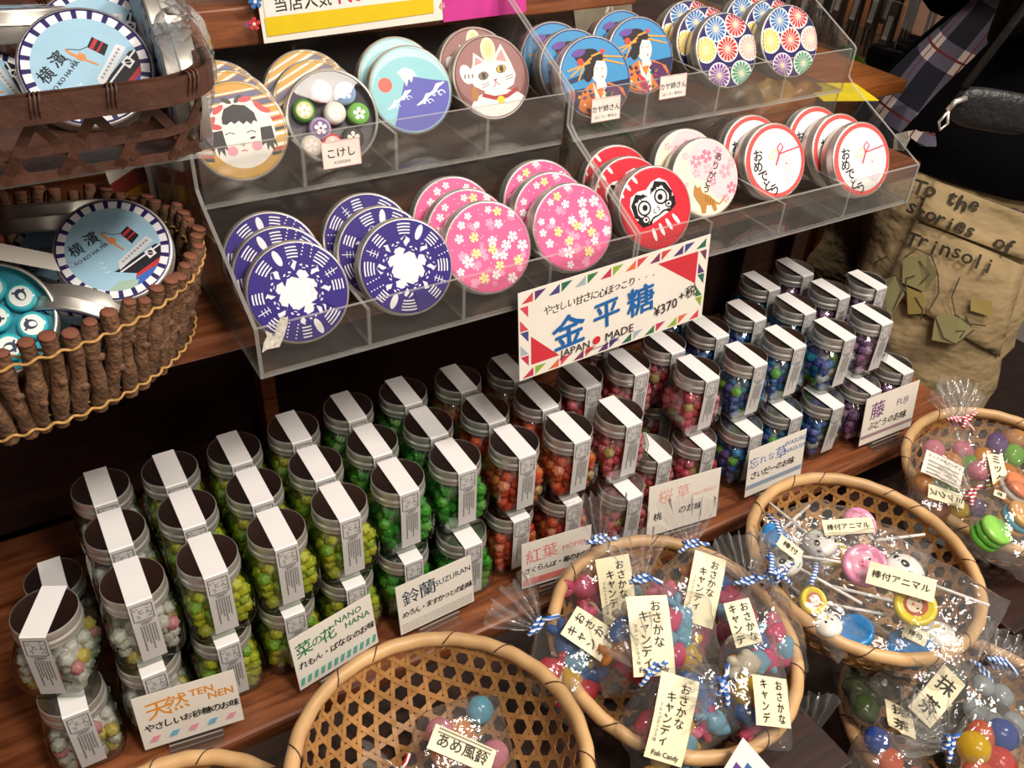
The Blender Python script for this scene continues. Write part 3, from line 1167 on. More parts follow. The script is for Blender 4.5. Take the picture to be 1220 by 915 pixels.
def art_kokeshi(A):
    stripes(A, .1, [(.62, .74, '#6f6a86'), (.76, .79, '#f0ece0'), (.42, .54, '#6b6680'), (.56, .59, '#f0ece0'), (.36, .39, '#f0ece0')])
    A.same()
    for m in (-1, 1):
        for k, (y, c_) in enumerate([(.22, '#f0ece0'), (.12, '#c0504c'), (.02, '#f0ece0'), (-.1, '#3f4658'), (-.2, '#f0ece0'), (-.42, '#f0ece0'), (-.5, '#c0504c'), (-.58, '#2f3f4e')]):
            A.poly([(m * .6, y), (m * 1.0, y + .05), (m * 1.0, y + .12), (m * .6, y + .07)], c_)
    A.each()
    A.ell(.05, -.06, .70, .72, '#f1ece6', n=40)
    bk, rd, pk = '#3a3638', '#d0595a', '#eba3b2'
    A.poly([(-.30, .28), (-.22, .46), (-.02, .54), (.22, .50), (.38, .34), (.42, .14), (.34, .18), (.28, .10), (.20, .18), (.12, .12), (.04, .20), (-.06, .14), (-.12, .20), (-.22, .14), (-.30, .16)], bk)
    A.ell(-.14, .62, .11, .05, '#4a4a44', -.5)
    A.ell(.10, .64, .11, .05, '#4a4a44', .7)
    for m, x in ((-1, -.44), (1, .58)):
        A.poly([(x - .13, .02), (x + .11, .04), (x + .13, -.2), (x + .17, -.42), (x + .09, -.32), (x + .08, -.5), (x + .0, -.36), (x - .05, -.48), (x - .07, -.3), (x - .16, -.36)], bk)
    for x, y, r in [(.24, .62, .1), (-.34, .46, .6), (.5, .46, -.9), (.6, .38, -.4), (-.52, .22, .9), (-.46, .12, -.2)]:
        A.ell(x, y, .14, .06, rd, r, n=14)
    for m in (-1, 1):
        A.line([(.03 + m * .32, -.06), (.03 + m * .22, -.02), (.03 + m * .12, -.06)], .018, bk)
    A.ell(.26, -.17, .06, .025, bk, .2)
    A.line([(.0, -.26), (.04, -.32), (.08, -.26)], .02, bk)
    A.line([(-.02, -.42), (.04, -.40), (.10, -.43)], .022, rd)
    A.ell(-.20, -.40, .11, .10, pk)
    A.ell(.32, -.34, .11, .10, pk)


def art_fuji(A):
    A.ell(0, -.1, .96, .86, '#8fcbd4', n=44)
    A.ell(-.62, .16, .17, .17, '#e06a58')
    A.poly([(-.62, -.98), (-.30, -.2), (-.14, .20), (-.06, .30), (.08, .30), (.5, .20), (.98, .12), (.98, -.98)], '#5d5fb6')
    A.poly([(-.14, .20), (-.28, .42), (-.12, .52), (.1, .46), (.20, .28), (.10, .30), (.04, .16), (-.02, .26), (-.10, .08)], '#e8eef2')
    wh = '#dfe6f0'
    for x, y, k in [(.55, -.05, 1.), (.28, -.24, .8), (-.22, -.12, .7), (-.5, -.3, .6)]:
        A.line([(x - .25 * k, y - .16 * k), (x, y - .05 * k), (x + .12 * k, y + .10 * k), (x + .3 * k, y + .16 * k)], [.03, .09, .11, .03], wh)
        for q in range(2):
            pts = [(x + k * (.02 + .16 * q) + k * (.11 - .012 * j) * math.cos(j * .7), y - .1 * k + k * (.11 - .012 * j) * math.sin(j * .7)) for j in range(9)]
            A.line(pts, .03 * k, wh)


def art_neko(A):
    wh, pk, dk = '#eeeae6', '#d99a98', '#4a3a36'
    A.ell(-.02, .1, .93, .85, '#9a6e6c', n=44)
    A.ell(.12, -.72, .78, .42, wh)
    A.poly([(-.62, .05), (-.46, .35), (-.40, .62), (-.14, .42), (.1, .44), (.36, .78), (.56, .34), (.66, .02), (.56, -.22), (.2, -.38), (-.2, -.34), (-.5, -.18)], wh)
    A.ell(-.66, .12, .16, .24, wh, .3)
    A.poly([(-.42, .30), (-.36, .52), (-.18, .38)], pk)
    A.poly([(.16, .40), (.36, .66), (.46, .34)], pk)
    A.ell(-.0, .66, .2, .3, '#f0e2c0')
    A.ell(.0, .68, .12, .2, '#e4cf98')
    for x, y, c_ in ((-.22, .05, '#8a8468'), (.28, .18, '#d8b24a')):
        A.ell(x, y, .14, .10, dk, .2)
        A.ell(x, y, .12, .085, c_, .2)
        A.ell(x + .01, y, .055, .08, dk)
    A.poly([(.02, -.06), (.14, -.04), (.09, -.12)], '#b0605a')
    A.line([(.09, -.12), (.05, -.20), (.0, -.24)], .02, '#b0605a')
    A.line([(.09, -.12), (.15, -.18), (.2, -.18)], .02, '#b0605a')
    for k in range(2):
        A.line([(-.3, -.16 - .08 * k), (-.1, -.12 - .04 * k)], .014, dk)
        A.line([(.36, -.02 - .07 * k), (.58, .02 - .06 * k)], .014, dk)
    A.line([(-.32, -.40), (0, -.50), (.34, -.48), (.66, -.32)], .10, '#a83e42')
    A.ell(.16, -.56, .10, .10, '#e4cf3a')
    A.ell(-.52, -.36, .10, .18, '#b07a4a')
    for k in range(3):
        A.line([(-.72 + .1 * k, .02), (-.70 + .1 * k, .12)], .025, dk)


def art_lady(A):
    A.ell(0, .1, .96, .86, '#3f8fc6', n=44)
    A.poly([(-1, -.3), (1, -.1), (1, -1), (-1, -1)], '#24294a')
    A.poly([(-.75, -.12), (-.2, .02), (-.22, .14), (-.8, .0)], '#2a3a66')
    R = random.Random(5)
    A.poly([(-.60, -.70), (-.42, -.30), (-.10, -.10), (.1, -.3), (.35, -.14), (.75, -.32), (.86, -.62), (.6, -1), (-.4, -1)], '#d97a2a')
    A.poly([(.22, -.16), (.62, -.28), (.8, -.6), (.5, -.95), (.3, -.6)], '#5a2a5e')
    A.poly([(-.10, -.12), (.08, -.56), (.26, -.16), (.2, -1), (-.04, -1)], '#f0e9e2')
    A.poly([(-.2, -.40), (.05, -.62), (.16, -1), (-.1, -1)], '#c03a44')
    for k in range(34):
        x, y = R.uniform(-.55, .75), R.uniform(-.95, -.3)
        A.ell(x, y, R.uniform(.02, .07), R.uniform(.02, .05), R.choice(['#e8a23a', '#c23a3e', '#2a2a52', '#6a3a78', '#e9d8b8', '#3f6a4a']), R.uniform(0, 3), n=9)
    A.poly([(-.02, -.30), (.02, .02), (.22, .0), (.30, -.26)], '#f2e8de')
    A.ell(.12, .16, .23, .32, '#f3e9df', -.15)
    hair = '#221a1e'
    A.poly([(-.20, .0), (-.28, .28), (-.12, .52), (.12, .60), (.36, .50), (.30, .38), (.08, .40), (-.02, .22), (-.06, .02)], hair)
    A.ell(-.18, .55, .34, .15, hair, .15)
    A.ell(-.22, .06, .12, .16, hair)
    og = '#e8a03a'
    for x0, y0, x1, y1 in [(-.05, .48, -.72, .06), (-.1, .38, -.78, .2), (.28, .50, .85, .44), (.26, .42, .86, .26), (-.05, .52, .34, .62), (-.3, .3, -.5, -.05)]:
        A.line([(x0, y0), (x1, y1)], [.05, .035], og)
    A.ell(-.38, .40, .09, .09, '#d5453c')
    A.ell(.28, .62, .07, .06, '#d5453c')
    A.line([(.02, .20), (.10, .22)], .014, hair)
    A.line([(.18, .20), (.26, .21)], .014, hair)
    A.ell(.20, -.0, .03, .022, '#b03038', n=8)
    A.ell(-.4, .62, .2, .09, '#6a4a9a', .2)
    A.poly([(-.8, -.35), (-.72, -.2), (-.62, -.35), (-.66, -.55), (-.78, -.55)], '#8a2a3a')


def art_mum(A):
    wh = '#f3eee8'
    for x, y, R_, c_ in [(0.03, .04, .36, '#c23a38'), (-.30, .60, .36, '#3f78b4'), (.38, .68, .36, '#c23a42'), (-.70, .06, .36, '#ecc85e'), (.76, .02, .36, '#eeb0a6'), (-.34, -.66, .36, '#7a3a98'), (.42, -.66, .36, '#3f9a72')]:
        A.ell(x, y, R_, R_, wh, n=30)
        n = 16
        A.same()
        for k in range(n):
            a = 2 * PI * k / n
            P = [(x + .04 * math.cos(a), y + .04 * math.sin(a))]
            for da, r in ((-.165, .26), (-.12, .315), (0, .335), (.12, .315), (.165, .26)):
                P.append((x + r * math.cos(a + da), y + r * math.sin(a + da)))
            A.poly(P, c_)
        A.each()
        A.ell(x, y, .06, .06, '#ecd9a0', n=10)


def art_yokohama(A):
    ind, wh = '#2c2560', '#e9e9ee'
    n = 48
    for k in range(n):
        if k % 2 == 0:
            a0, a1 = 2 * PI * k / n - .02, 2 * PI * (k + 1) / n + .02
            A.poly([pol(r, a) for r, a in ((.82, a0), (.965, a0), (.965, a1), (.82, a1))], wh)
    A.ell(0, 0, .82, .82, '#9cc3da', n=48)
    lim = [(x * .82, y * .82) for x, y in UNIT]
    keep, A.clip = A.clip, lim

    def f(x, y):
        return ((x - 400) / 300, (250 - y) / 300)
    bk = '#26242c'
    A.poly([f(*p) for p in [(500, 540), (525, 412), (600, 350), (690, 270), (720, 420), (600, 540)]], '#3a62b8')
    A.poly([f(*p) for p in [(380, 500), (440, 440), (500, 425), (540, 420), (520, 520), (400, 540)]], '#9db8a8')
    A.poly([f(*p) for p in [(522, 412), (528, 380), (690, 240), (700, 278)]], '#b8383e')
    A.poly([f(*p) for p in [(412, 384), (528, 386), (680, 250), (700, 190), (610, 208)]], bk)
    A.line([f(445, 384), f(640, 205)], .03, wh)
    A.poly([f(*p) for p in [(428, 322), (562, 160), (604, 186), (440, 372)]], '#d4d6dc')
    for k in range(9):
        x, y = f(446 + 14 * k, 318 - 16 * k)
        A.poly([(x, y), (x + .03, y + .03), (x + .055, y + .0), (x + .025, y - .03)], '#8d95a4')
    A.poly([f(*p) for p in [(430, 155), (465, 108), (528, 160), (494, 212)]], bk)
    A.poly([f(*p) for p in [(437, 164), (475, 116), (488, 127), (450, 176)]], '#b8383e')
    A.poly([f(*p) for p in [(463, 186), (503, 138), (510, 144), (470, 192)]], '#b8383e')
    A.line([f(430, 155), f(395, 165), f(350, 155), f(330, 152)], .012, bk)
    og = '#d78a50'
    A.line([f(330, 152), f(352, 180), f(385, 205), f(455, 252)], [.02, .05, .035, .03], og)
    A.poly([f(*p) for p in [(366, 205), (385, 178), (410, 190), (412, 214), (388, 222)]], og)
    A.poly([f(*p) for p in [(558, 258), (594, 226), (624, 262), (590, 296)]], wh)
    A.ell(*f(591, 261), .05, .055, bk, .6, n=10)
    A.line([f(575, 262), f(607, 262)], .012, wh)
    for k in range(3):
        x, y = f(345 + 16 * k, 340 + 26 * k)
        A.line([(x - .05, y + .02), (x, y), (x + .04, y + .04)], .014, '#dfe8ee')
    A.clip = keep
    A.text('横', *f(213, 265), .26, bk, .62, .012)
    A.text('濱', *f(284, 194), .26, bk, .62, .012)
    A.text('YO KO HA MA', *f(292, 288), .105, bk, .72, .005)
    A.text('⚓', *f(343, 216), .10, bk, .6)
    for k in range(8):
        x, y = f(172 + 13 * (k % 4), 340 + 24 * (k // 4))
        A.ell(x, y, .014, .014, '#8b7fb0', n=6)


PRINTS = {'cats': tin_art('#33257c', art_cats), 'sakura': tin_art('#e8699c', art_sakura), 'daruma': tin_art('#d32c3c', art_daruma),
          'thanks': tin_art('#f3e7d0', art_thanks, '#f0dccb'), 'congrats': tin_art('#e05a56', art_congrats), 'stripe': tin_art('#cf9f49', art_stripe), 'kokeshi': tin_art('#cf9f49', art_kokeshi),
          'fuji': tin_art('#b9dde2', art_fuji, '#a4d0d8'), 'neko': tin_art('#7d5250', art_neko), 'lady': tin_art('#6a5a9a', art_lady, '#3a4a86'), 'mum': tin_art('#2b2460', art_mum), 'yokohama': tin_art('#2c2560', art_yokohama)}


def tin_frame(P, n, roll=0.0):
    """matrix of a tin whose printed lid is centred on P and looks along n"""
    n = n.normalized()
    up = Vector((0, 0, 1)) if abs(n.z) < 0.95 else Vector((0, 1, 0))
    y = (up - n * up.dot(n)).normalized()
    x = y.cross(n)
    R_ = Matrix((x, y, n)).transposed().to_4x4() @ Matrix.Rotation(roll, 4, 'Z')
    return Matrix.Translation(P - n * 0.021) @ R_


def tin(kind, P, n, label, group, roll=0.0):
    t = thing('candy_tin', label, 'tin', tin_frame(P, n, roll), group)
    put('tin_base', TIN_B, t)
    l = put('tin_lid', TIN_L, t)
    put('lid_print', PRINTS[kind], l)
    return t


LEAN = math.radians(28)
NL = Vector((-0.10, -math.cos(LEAN), math.sin(LEAN)))
POS3, POS2 = ['front', 'middle', 'back'], ['front', 'back']
DESC = {'cats': 'indigo tin ringed with cats', 'sakura': 'pink cherry blossom tin', 'daruma': 'red daruma tin', 'thanks': 'pale tin with a brown cat',
        'congrats': 'white red-rimmed tin with bow', 'stripe': 'ochre tin with slanted stripes', 'kokeshi': 'ochre tin with a doll face', 'fuji': 'pale blue tin with violet mountain',
        'neko': 'brown tin with white beckoning cat', 'lady': 'blue tin with a kimono lady', 'mum': 'dark tin with coloured chrysanthemums'}
LOW = [(['cats'] * 3, [(356, 350), (338, 330), (325, 307)], 'stack beside the twig basket', 0.4),
       (['cats'] * 3, [(485, 337), (458, 302), (440, 279)], 'stack beside the pink tins', -0.5),
       (['sakura'] * 3, [(582, 300), (560, 279), (543, 261)], 'stack next to the cat tins', 0.1),
       (['sakura'] * 3, [(683, 275), (660, 255), (647, 236)], 'stack next to the daruma tins', 0.9),
       (['daruma'] * 3, [(781, 250), (752, 235), (738, 217)], 'daruma stack', 0.0),
       (['thanks'] * 2, [(841, 212), (820, 196)], 'stack beside the daruma tins', 0.0),
       (['congrats'] * 2, [(924, 192), (899, 178)], 'stack beside the cherry cat tins', 0.0),
       (['congrats'] * 3, [(1027, 190), (1003, 176), (975, 163)], 'stack at the lower far end', 0.0)]
UPR = [(['kokeshi', 'stripe', 'stripe'], [(285, 160), (277, 145), (262, 128)], 'upper stack nearest the dark basket', 0.0),
       ([None, 'stripe', 'stripe'], [(397, 141), (380, 124), (368, 110)], 'pair behind the window-lid tin', 0.0),
       (['fuji'] * 2, [(490, 107), (476, 95)], 'pair on the upper tier', 0.0),
       (['neko'] * 2, [(586, 92), (569, 80)], 'pair on the upper tier', 0.0),
       (['lady'] * 3, [(709, 98), (686, 81), (663, 70)], 'stack beside the beckoning cats', 0.0),
       (['lady'] * 2, [(764, 66), (744, 56)], 'stack beside the chrysanthemum tins', 0.0),
       (['mum'] * 3, [(866, 60), (843, 50), (825, 38)], 'stack beside the kimono tins', 0.0),
       (['mum'] * 3, [(941, 49), (921, 40), (897, 32)], 'stack at the upper far end', 0.0)]
OPEN_P = None
for tier, z, ymin in ((LOW, 0.3645, .0235), (UPR, 0.4495, .1455)):
    for kinds, px, where, roll in tier:
        p0 = at(px[0], 2, z)
        p0.y = max(p0.y, ymin)
        names = POS3 if len(px) == 3 else POS2
        for i, (k, q) in enumerate(zip(kinds, px)):
            P = Vector((at(q, 1, p0.y + 0.028 * i).x, p0.y + 0.028 * i, z))
            if k is None:
                OPEN_P = P
                continue
            pos = names[i]
            if k == 'stripe':
                pos = {'middle': 'nearer', 'back': 'rear'}[pos]
            tin(k, P, NL, '%s, %s of the %s' % (DESC[k], pos, where), 'tins of sugar candy in the acrylic displays', roll + (0 if i == 0 else 0.5 * math.sin(9 * i + roll) if k in ('cats', 'sakura') else 0))

# open tin with window lid showing rolled candies
t = thing('candy_tin', 'tin with a clear window lid full of patterned round candies', 'tin', tin_frame(OPEN_P, NL), 'tins of sugar candy in the acrylic displays')
put('tin_base', TIN_B, t)
b = MB()
b.lathe([(TR - .001, .0112), (TR - .0001, .0108), (TR + .0003, .0114), (TR, .0122), (TR - .0002, .0126), (TR - .0002, .0190), (TR - .0004, .0198), (TR - .001, .0206), (TR - .0022, .0209), (TR - .003, .0203), (TR - .003, .0195)], STEEL, 56)
WINDOW = thin_clear('window_film', (.97, .97, .97), (.9, .9, .9), .02, .55)
lidw = put('window_lid', smooth_by_angle(b.mesh('window_lid'), 40), t)
b = MB()
b.lathe([(TR - .003, .0200), (0, .0202)], WINDOW, 40)
b.build('window', lidw)
b = MB()
b.lathe([(TR - .0012, .0115), (0, .0045)], flat('#5a5660'), 40)
b.build('inner_floor', t)
b = MB()
MTIN = t.matrix_world.copy()


def round_candy(name, M, rad, th, outer, inner, label, group, petals=5, star=None, cat='candy'):
    b = MB()
    b.lathe([(0, 0), (rad * .8, 0), (rad * .97, th * .2), (rad, th * .5), (rad * .95, th * .82), (rad * .80, th), (0, th)], pm('sweet_' + outer.lstrip('#'), outer, 0.18, var=0.06, vscale=120, coat=0.3), 26)
    A = Art()
    A.ell(0, 0, .72, .72, inner, n=24)
    if petals:
        A.flower(0, 0, .55, star or '#fbf6f0', .3, inner, notch=False)
    o = b.build(name, None, True, M)
    put('candy_face', A.mesh('candy_face', lambda x, y, h: Vector((x * rad, y * rad, th + .0002 + h)), 0.25), o)
    tag(o, label, cat, group)
    return o


for x, y, o_, i_, nm in [(-.15, .62, '#e58a9c', '#d96a84', 'pink blossom'), (.42, .52, '#9db8d4', '#5f8ec4', 'pale blue blossom'), (-.62, .22, '#5c9a3a', '#cfc88a', 'green and gold'), (-.32, -.22, '#b9a6c8', '#6a4a86', 'violet'),
                         (.10, .10, '#e4e2da', '#dcdcd4', 'milky white'), (.66, .02, '#7fbf58', '#56a838', 'leaf green'), (.42, -.52, '#3a3030', '#2a2224', 'black patterned'), (-.10, -.62, '#dc4a4c', '#f0dcd8', 'red ringed'), (-.6, -.6, '#dcdcd4', '#e8d8c8', 'cream')]:
    round_candy('rolled_candy', MTIN @ Matrix.Translation((x * .036, y * .036, .0082)), .0098, .010, o_, i_, '%s rolled candy inside the window-lid tin' % nm, 'rolled candies in the window tin')


# ------------------------------------------------------------------ small tags on the acrylic
def flat_sign(name, P, right, up, w_, h_, th, art, label, cat, mat=None, back=None, group=None, partname='lettering', rough=0.5):
    """thin card centred on P"""
    right = right.normalized()
    n = right.cross(up).normalized()
    up = n.cross(right).normalized()
    M = Matrix.Translation(P) @ Matrix((right, up, n)).transposed().to_4x4()
    b = MB()
    b.box((-w_ / 2, -h_ / 2, -th), (w_ / 2, h_ / 2, 0), mat or CARD)
    o = b.build(name, None, False, M)
    tag(o, label, cat, group)
    if art:
        put(partname, art.mesh(partname, lambda x, y, h: Vector((x, y, 0.0001 + h)), rough), o)
    return o


def tagart(main, a='', small=True):
    A = Art()
    e = '#d8a8a4'
    for x, y, w_, h_ in ((0, .0108, .034, .0006), (0, -.0108, .034, .0006), (-.0168, 0, .0006, .0216), (.0168, 0, .0006, .0216)):
        A.poly([(x - w_ / 2, y - h_ / 2), (x + w_ / 2, y - h_ / 2), (x + w_ / 2, y + h_ / 2), (x - w_ / 2, y + h_ / 2)], e)
    A.text(main, 0, .0012, .0088 if len(main) < 4 else .0068, '#2c2624', 0, .012)
    if small:
        A.text(a, 0, -.0066, .0036, '#5a504c', 0)
    return A


for px, main, sm, lab in [((407, 183), 'こけし', 'KOKESHI', 'small name tag on the lip below the window-lid tin'), ((722, 130), 'カヤ姉さん', 'はくさい 野毛山', 'small name tag on the lip before the taller kimono tin stack'), ((802, 103), 'カヤ姉さん', 'はくさい 野毛山', 'small name tag on the lip beside the chrysanthemum tins')]:
    flat_sign('name_tag', at(px, 1, 0.1165), Vector((1, 0, 0)), Vector((0, .12, 1)), .034, .0225, .0008, tagart(main, sm), lab, 'tag', pm('tag_paper', '#f1e6de', .4), group='tags on the upper lip')

# ------------------------------------------------------------------ big price sign hung from the lip
A = Art()
SW2, SH2 = 0.2135, 0.0905
R = random.Random(3)
pal = ['#c23a5a', '#7a3a5e', '#2f6a58', '#8fae3a', '#cf4a52', '#a8b4bc', '#e0704a', '#5a3a6e', '#3f7a4a', '#d8485a', '#4a4a86']
A.same()
e = .0115
nx = 15
for k in range(nx):
    x0 = -SW2 / 2 + .003 + k * (SW2 - .006) / nx
    x1 = x0 + (SW2 - .006) / nx
    for y0 in (SH2 / 2 - e, -SH2 / 2 + .0015):
        y1 = y0 + e - .0025
        c_ = pal[(k * 3 + (y0 > 0) * 4) % len(pal)]
        A.poly([(x0, y0), (x1 - .002, y1), (x0, y1)] if k % 2 else [(x0, y0), (x1 - .002, y0), (x1 - .002, y1)], c_)
for k in range(5):
    y0 = -SH2 / 2 + e + .002 + k * (SH2 - 2 * e - .004) / 5
    y1 = y0 + (SH2 - 2 * e) / 5 - .002
    for x0 in (-SW2 / 2 + .0015, SW2 / 2 - e):
        A.poly([(x0, y0), (x0 + e - .003, y0), (x0, y1)] if k % 2 else [(x0, y1), (x0 + e - .003, y0), (x0 + e - .003, y1)], pal[(k * 5 + (x0 > 0) * 3) % len(pal)])
A.each()
A.poly([(SW2 / 2 - .062, SH2 / 2 - .014), (SW2 / 2 - .0135, SH2 / 2 - .014), (SW2 / 2 - .0135, -.0035)], '#cf3642')
A.poly([(-SW2 / 2 + .0125, -SH2 / 2 + .0135), (-SW2 / 2 + .043, -SH2 / 2 + .0135), (-SW2 / 2 + .0125, -.0015)], '#cf3642')
A.jotted('やさしい甘さに心ほっこり...', -.018, .0205, .0098, '#3a3634', 0.02, .005, .86, 2, .125)
for ch, x, y, s_ in (('金', -.054, -.008, .037), ('平', -.012, -.004, .032), ('糖', .027, -.001, .033)):
    A.text(ch, x, y, s_, '#1f66ae', .08, .018)
A.text('JAPAN', -.047, -.0318, .0115, '#2c2826', .02, .004)
A.ell(-.0225, -.0290, .0042, .0042, '#cf2f3a')
A.text('MADE', .004, -.0290, .0125, '#2c2826', .02, .004)
A.text('¥370', .058, -.0185, .0155, '#2c2826', .12, .004, .9)
A.text('+税', .0845, -.0105, .0145, '#2c2826', .12, .004)
A.line([(-.036, -.0375), (.004, -.0370)], .0006, '#2c2826')
pc = (at((617, 358), 1, -.012) + at((842, 282), 1, -.012) + at((838, 375), 1, -.012) + at((622, 446), 1, -.012)) / 4
flat_sign('price_sign', pc, Vector((1, 0, 0.045)), Vector((-.05, .06, 1)), SW2, SH2, .0008, A, 'white price sign with triangle border and big blue brush letters on the acrylic lip', 'sign')

# ------------------------------------------------------------------ signs on the top shelf edge
A = Art()
R = random.Random(8)
for k in range(70):
    x, y = R.uniform(-.105, .105), R.uniform(-.055, .055)
    A.flower(x, y, R.uniform(.002, .0045), R.choice(['#cfc6b8', '#c9b7a8', '#d8cfc0', '#c23a42', '#8a5a9a', '#3a78b4', '#d8a0a0']), R.uniform(0, 6))
A.poly([(-.085, -.040), (.078, -.040), (.078, .052), (-.085, .052)], '#eeeae2')
A.poly([(-.086, -.052), (.080, -.050), (.080, -.036), (-.086, -.036)], '#e3c41e')
for ch, x in (('当', -.070), ('店', -.056), ('人', -.042), ('気', -.029)):
    A.text(ch, x, -.0265, .0135, '#2a2625', .05, .01)
A.text('No.1', .002, -.0245, .020, '#c92f56', .04, .012)
for k in range(4):
    A.text('です!!'[k], .028 + .011 * k, -.021, .012, '#2a2625', .1, .01)
for x, y in ((-.094, -.010), (-.096, -.040), (.09, -.02)):
    A.flower(x, y, .006, '#c23a42', .2, '#f0e0d0')
A.flower(-.092, -.022, .0065, '#3a6fae', .4, '#dfe6f0')
yb = .262
p0, p1 = at((309, 49), 1, yb), at((521, 21), 1, yb)
wd = (p1 - p0).length
flat_sign('shop_sign', (p0 + p1) / 2 + Vector((0, -.004, .0575)), p1 - p0, Vector((0, .1, 1)), wd, .115, .001, A, 'patterned paper sign with yellow band on the top shelf edge', 'sign')
A = Art()
A.ell(-.008, .018, .047, .028, '#f1eeea', n=30)
A.jotted('おすすめ', -.008, .002, .013, '#2a2625', .05, .01)
q0, q1 = at((523, 24), 1, yb), at((621, 12), 1, yb)
flat_sign('pink_sign', (q0 + q1) / 2 + Vector((0, -.005, .04)), q1 - q0, Vector((0, .1, 1)), (q1 - q0).length, .08, .001, A, 'magenta paper sign with a white speech oval on the top shelf edge', 'sign', pm('magenta_paper', '#d03a96', .55))

# ------------------------------------------------------------------ flavour cards in little clear holders
FILMSTAND = ACRYL


def name_card(bl, br, tl, art_fn, label, mat=None):
    B0, B1 = at(bl, 2, 0.010), at(br, 2, 0.010)
    rt = (B1 - B0).normalized()
    rt.z = 0
    rt.normalize()
    bk = Vector((0, 0, 1)).cross(rt)
    up = (Vector((0, 0, 1)) * math.cos(.16) + bk * math.sin(.16)).normalized()
    n = rt.cross(up)
    T = at_plane(tl, B0, n)
    h_ = max(.035, (T - B0).dot(up))
    w_ = (B1 - B0).length
    h_ = min(h_, w_ * .72)
    M = Matrix.Translation((B0 + B1) / 2) @ Matrix((rt, up, n)).transposed().to_4x4()
    t = thing('flavour_card', label, 'card', Matrix.Translation(((B0 + B1) / 2).xy.to_3d()), 'flavour cards before the jars')
    Mi = t.matrix_world.inverted() @ M
    b = MB()
    b.box((-w_ / 2, 0, -.0006), (w_ / 2, h_, 0), CARD)
    c = b.build('card', t, False, Mi)
    A = Art()
    art_fn(A, w_, h_)
    put('lettering', A.mesh('lettering', lambda x, y, h: Vector((x, y, .0001 + h)), .5), c)
    # clear holder: foot, front lip and back rest
    b = MB()
    s_ = w_ * .27
    F = t.matrix_world.inverted() @ Matrix.Translation(((B0 + B1) / 2)) @ Matrix((rt, bk, Vector((0, 0, 1)))).transposed().to_4x4()
    b.box((-s_, -.010, -.010), (s_, .030, -.0085), ACRYL, F, ACRYL_E, 2)
    b.box((-s_, -.0035, -.0085), (s_, -.0020, -.0010), ACRYL, F, ACRYL_E, 1)
    G = Mi
    b.box((-s_, -.012, -.0026), (s_, h_ * .7, -.0011), ACRYL, G, ACRYL_E, 2)
    b.build('holder', t)


def card_tennen(A, w_, h_):
    o = '#e8962e'
    A.text('天', -.28 * w_, h_ * .68, h_ * .36, o, .08, .008)
    A.text('然', -.10 * w_, h_ * .72, h_ * .33, o, .08, .008)
    A.text('TEN', .15 * w_, h_ * .80, h_ * .18, o, .0, .02)
    A.text('NEN', .33 * w_, h_ * .66, h_ * .18, o, .0, .02)
    A.jotted('やさしいお砂糖のお味', .02 * w_, h_ * .40, h_ * .185, '#221f1e', .01, .02, .88, 1, w_ * .94)
    for k, c_ in enumerate(['#f0a0b4', '#7ab6d8', '#f0a0b4', '#7ab6d8', '#f0a0b4']):
        x = (-.38 + .19 * k) * w_
        A.poly([(x - .055 * w_, h_ * .12), (x + .02 * w_, h_ * .12), (x + .065 * w_, h_ * .22), (x - .01 * w_, h_ * .22)], c_)


def card_nano(A, w_, h_):
    g = '#2f7f52'
    for ch, x, s_ in (('菜', -.36, .29), ('の', -.20, .2), ('花', -.06, .27)):
        A.text(ch, x * w_, h_ * .72, h_ * s_, g, .05, .012)
    A.text('NANO', .20 * w_, h_ * .85, h_ * .155, g, .0, .012)
    A.text('HANA', .30 * w_, h_ * .69, h_ * .155, g, .0, .012)
    A.jotted('れもん・ばななのお味', .02 * w_, h_ * .43, h_ * .18, '#221f1e', .0, .02, .92, 2, w_ * .94)
    for k in range(12):
        x = (-.48 + .082 * k) * w_
        A.poly([(x, h_ * .08), (x + .04 * w_, h_ * .08), (x + .065 * w_, h_ * .21), (x + .025 * w_, h_ * .21)], '#5fb8a6')


def card_suzu(A, w_, h_):
    c_ = '#1f3f54'
    A.text('鈴', -.32 * w_, h_ * .70, h_ * .32, c_, .05, .006)
    A.text('蘭', -.10 * w_, h_ * .72, h_ * .33, c_, .05, .006)
    A.text('SUZURAN', .24 * w_, h_ * .74, h_ * .155, c_, .05, .006, .95)
    A.jotted('めろん・ますかっとのお味', .02 * w_, h_ * .40, h_ * .17, '#221f1e', .03, .02, .82, 3, w_ * .94)
    A.same()
    for i in range(34):
        for j in range(4):
            A.ell((-.46 + .028 * i) * w_, h_ * (.06 + .045 * j), h_ * .010, h_ * .010, '#6a6866', n=5)


def card_momiji(A, w_, h_):
    c_ = '#e07a78'
    A.text('紅', -.33 * w_, h_ * .68, h_ * .33, c_, .05)
    A.text('葉', -.10 * w_, h_ * .70, h_ * .33, c_, .05)
    A.text('MOMIJI', .25 * w_, h_ * .66, h_ * .15, c_, .05, .0)
    A.jotted('さくらんぼ・苺のお味', .0, h_ * .39, h_ * .16, '#221f1e', .02, .02, .88, 4, w_ * .94)
    A.poly([(-.48 * w_, h_ * .06), (.48 * w_, h_ * .06), (.48 * w_, h_ * .2), (-.48 * w_, h_ * .2)], '#f3a09c')
    for k in range(34):
        x = (-.26 + .022 * k) * w_
        A.poly([(x, h_ * .06), (x + .010 * w_, h_ * .06), (x + .010 * w_, h_ * .2), (x, h_ * .2)], '#d8603c')


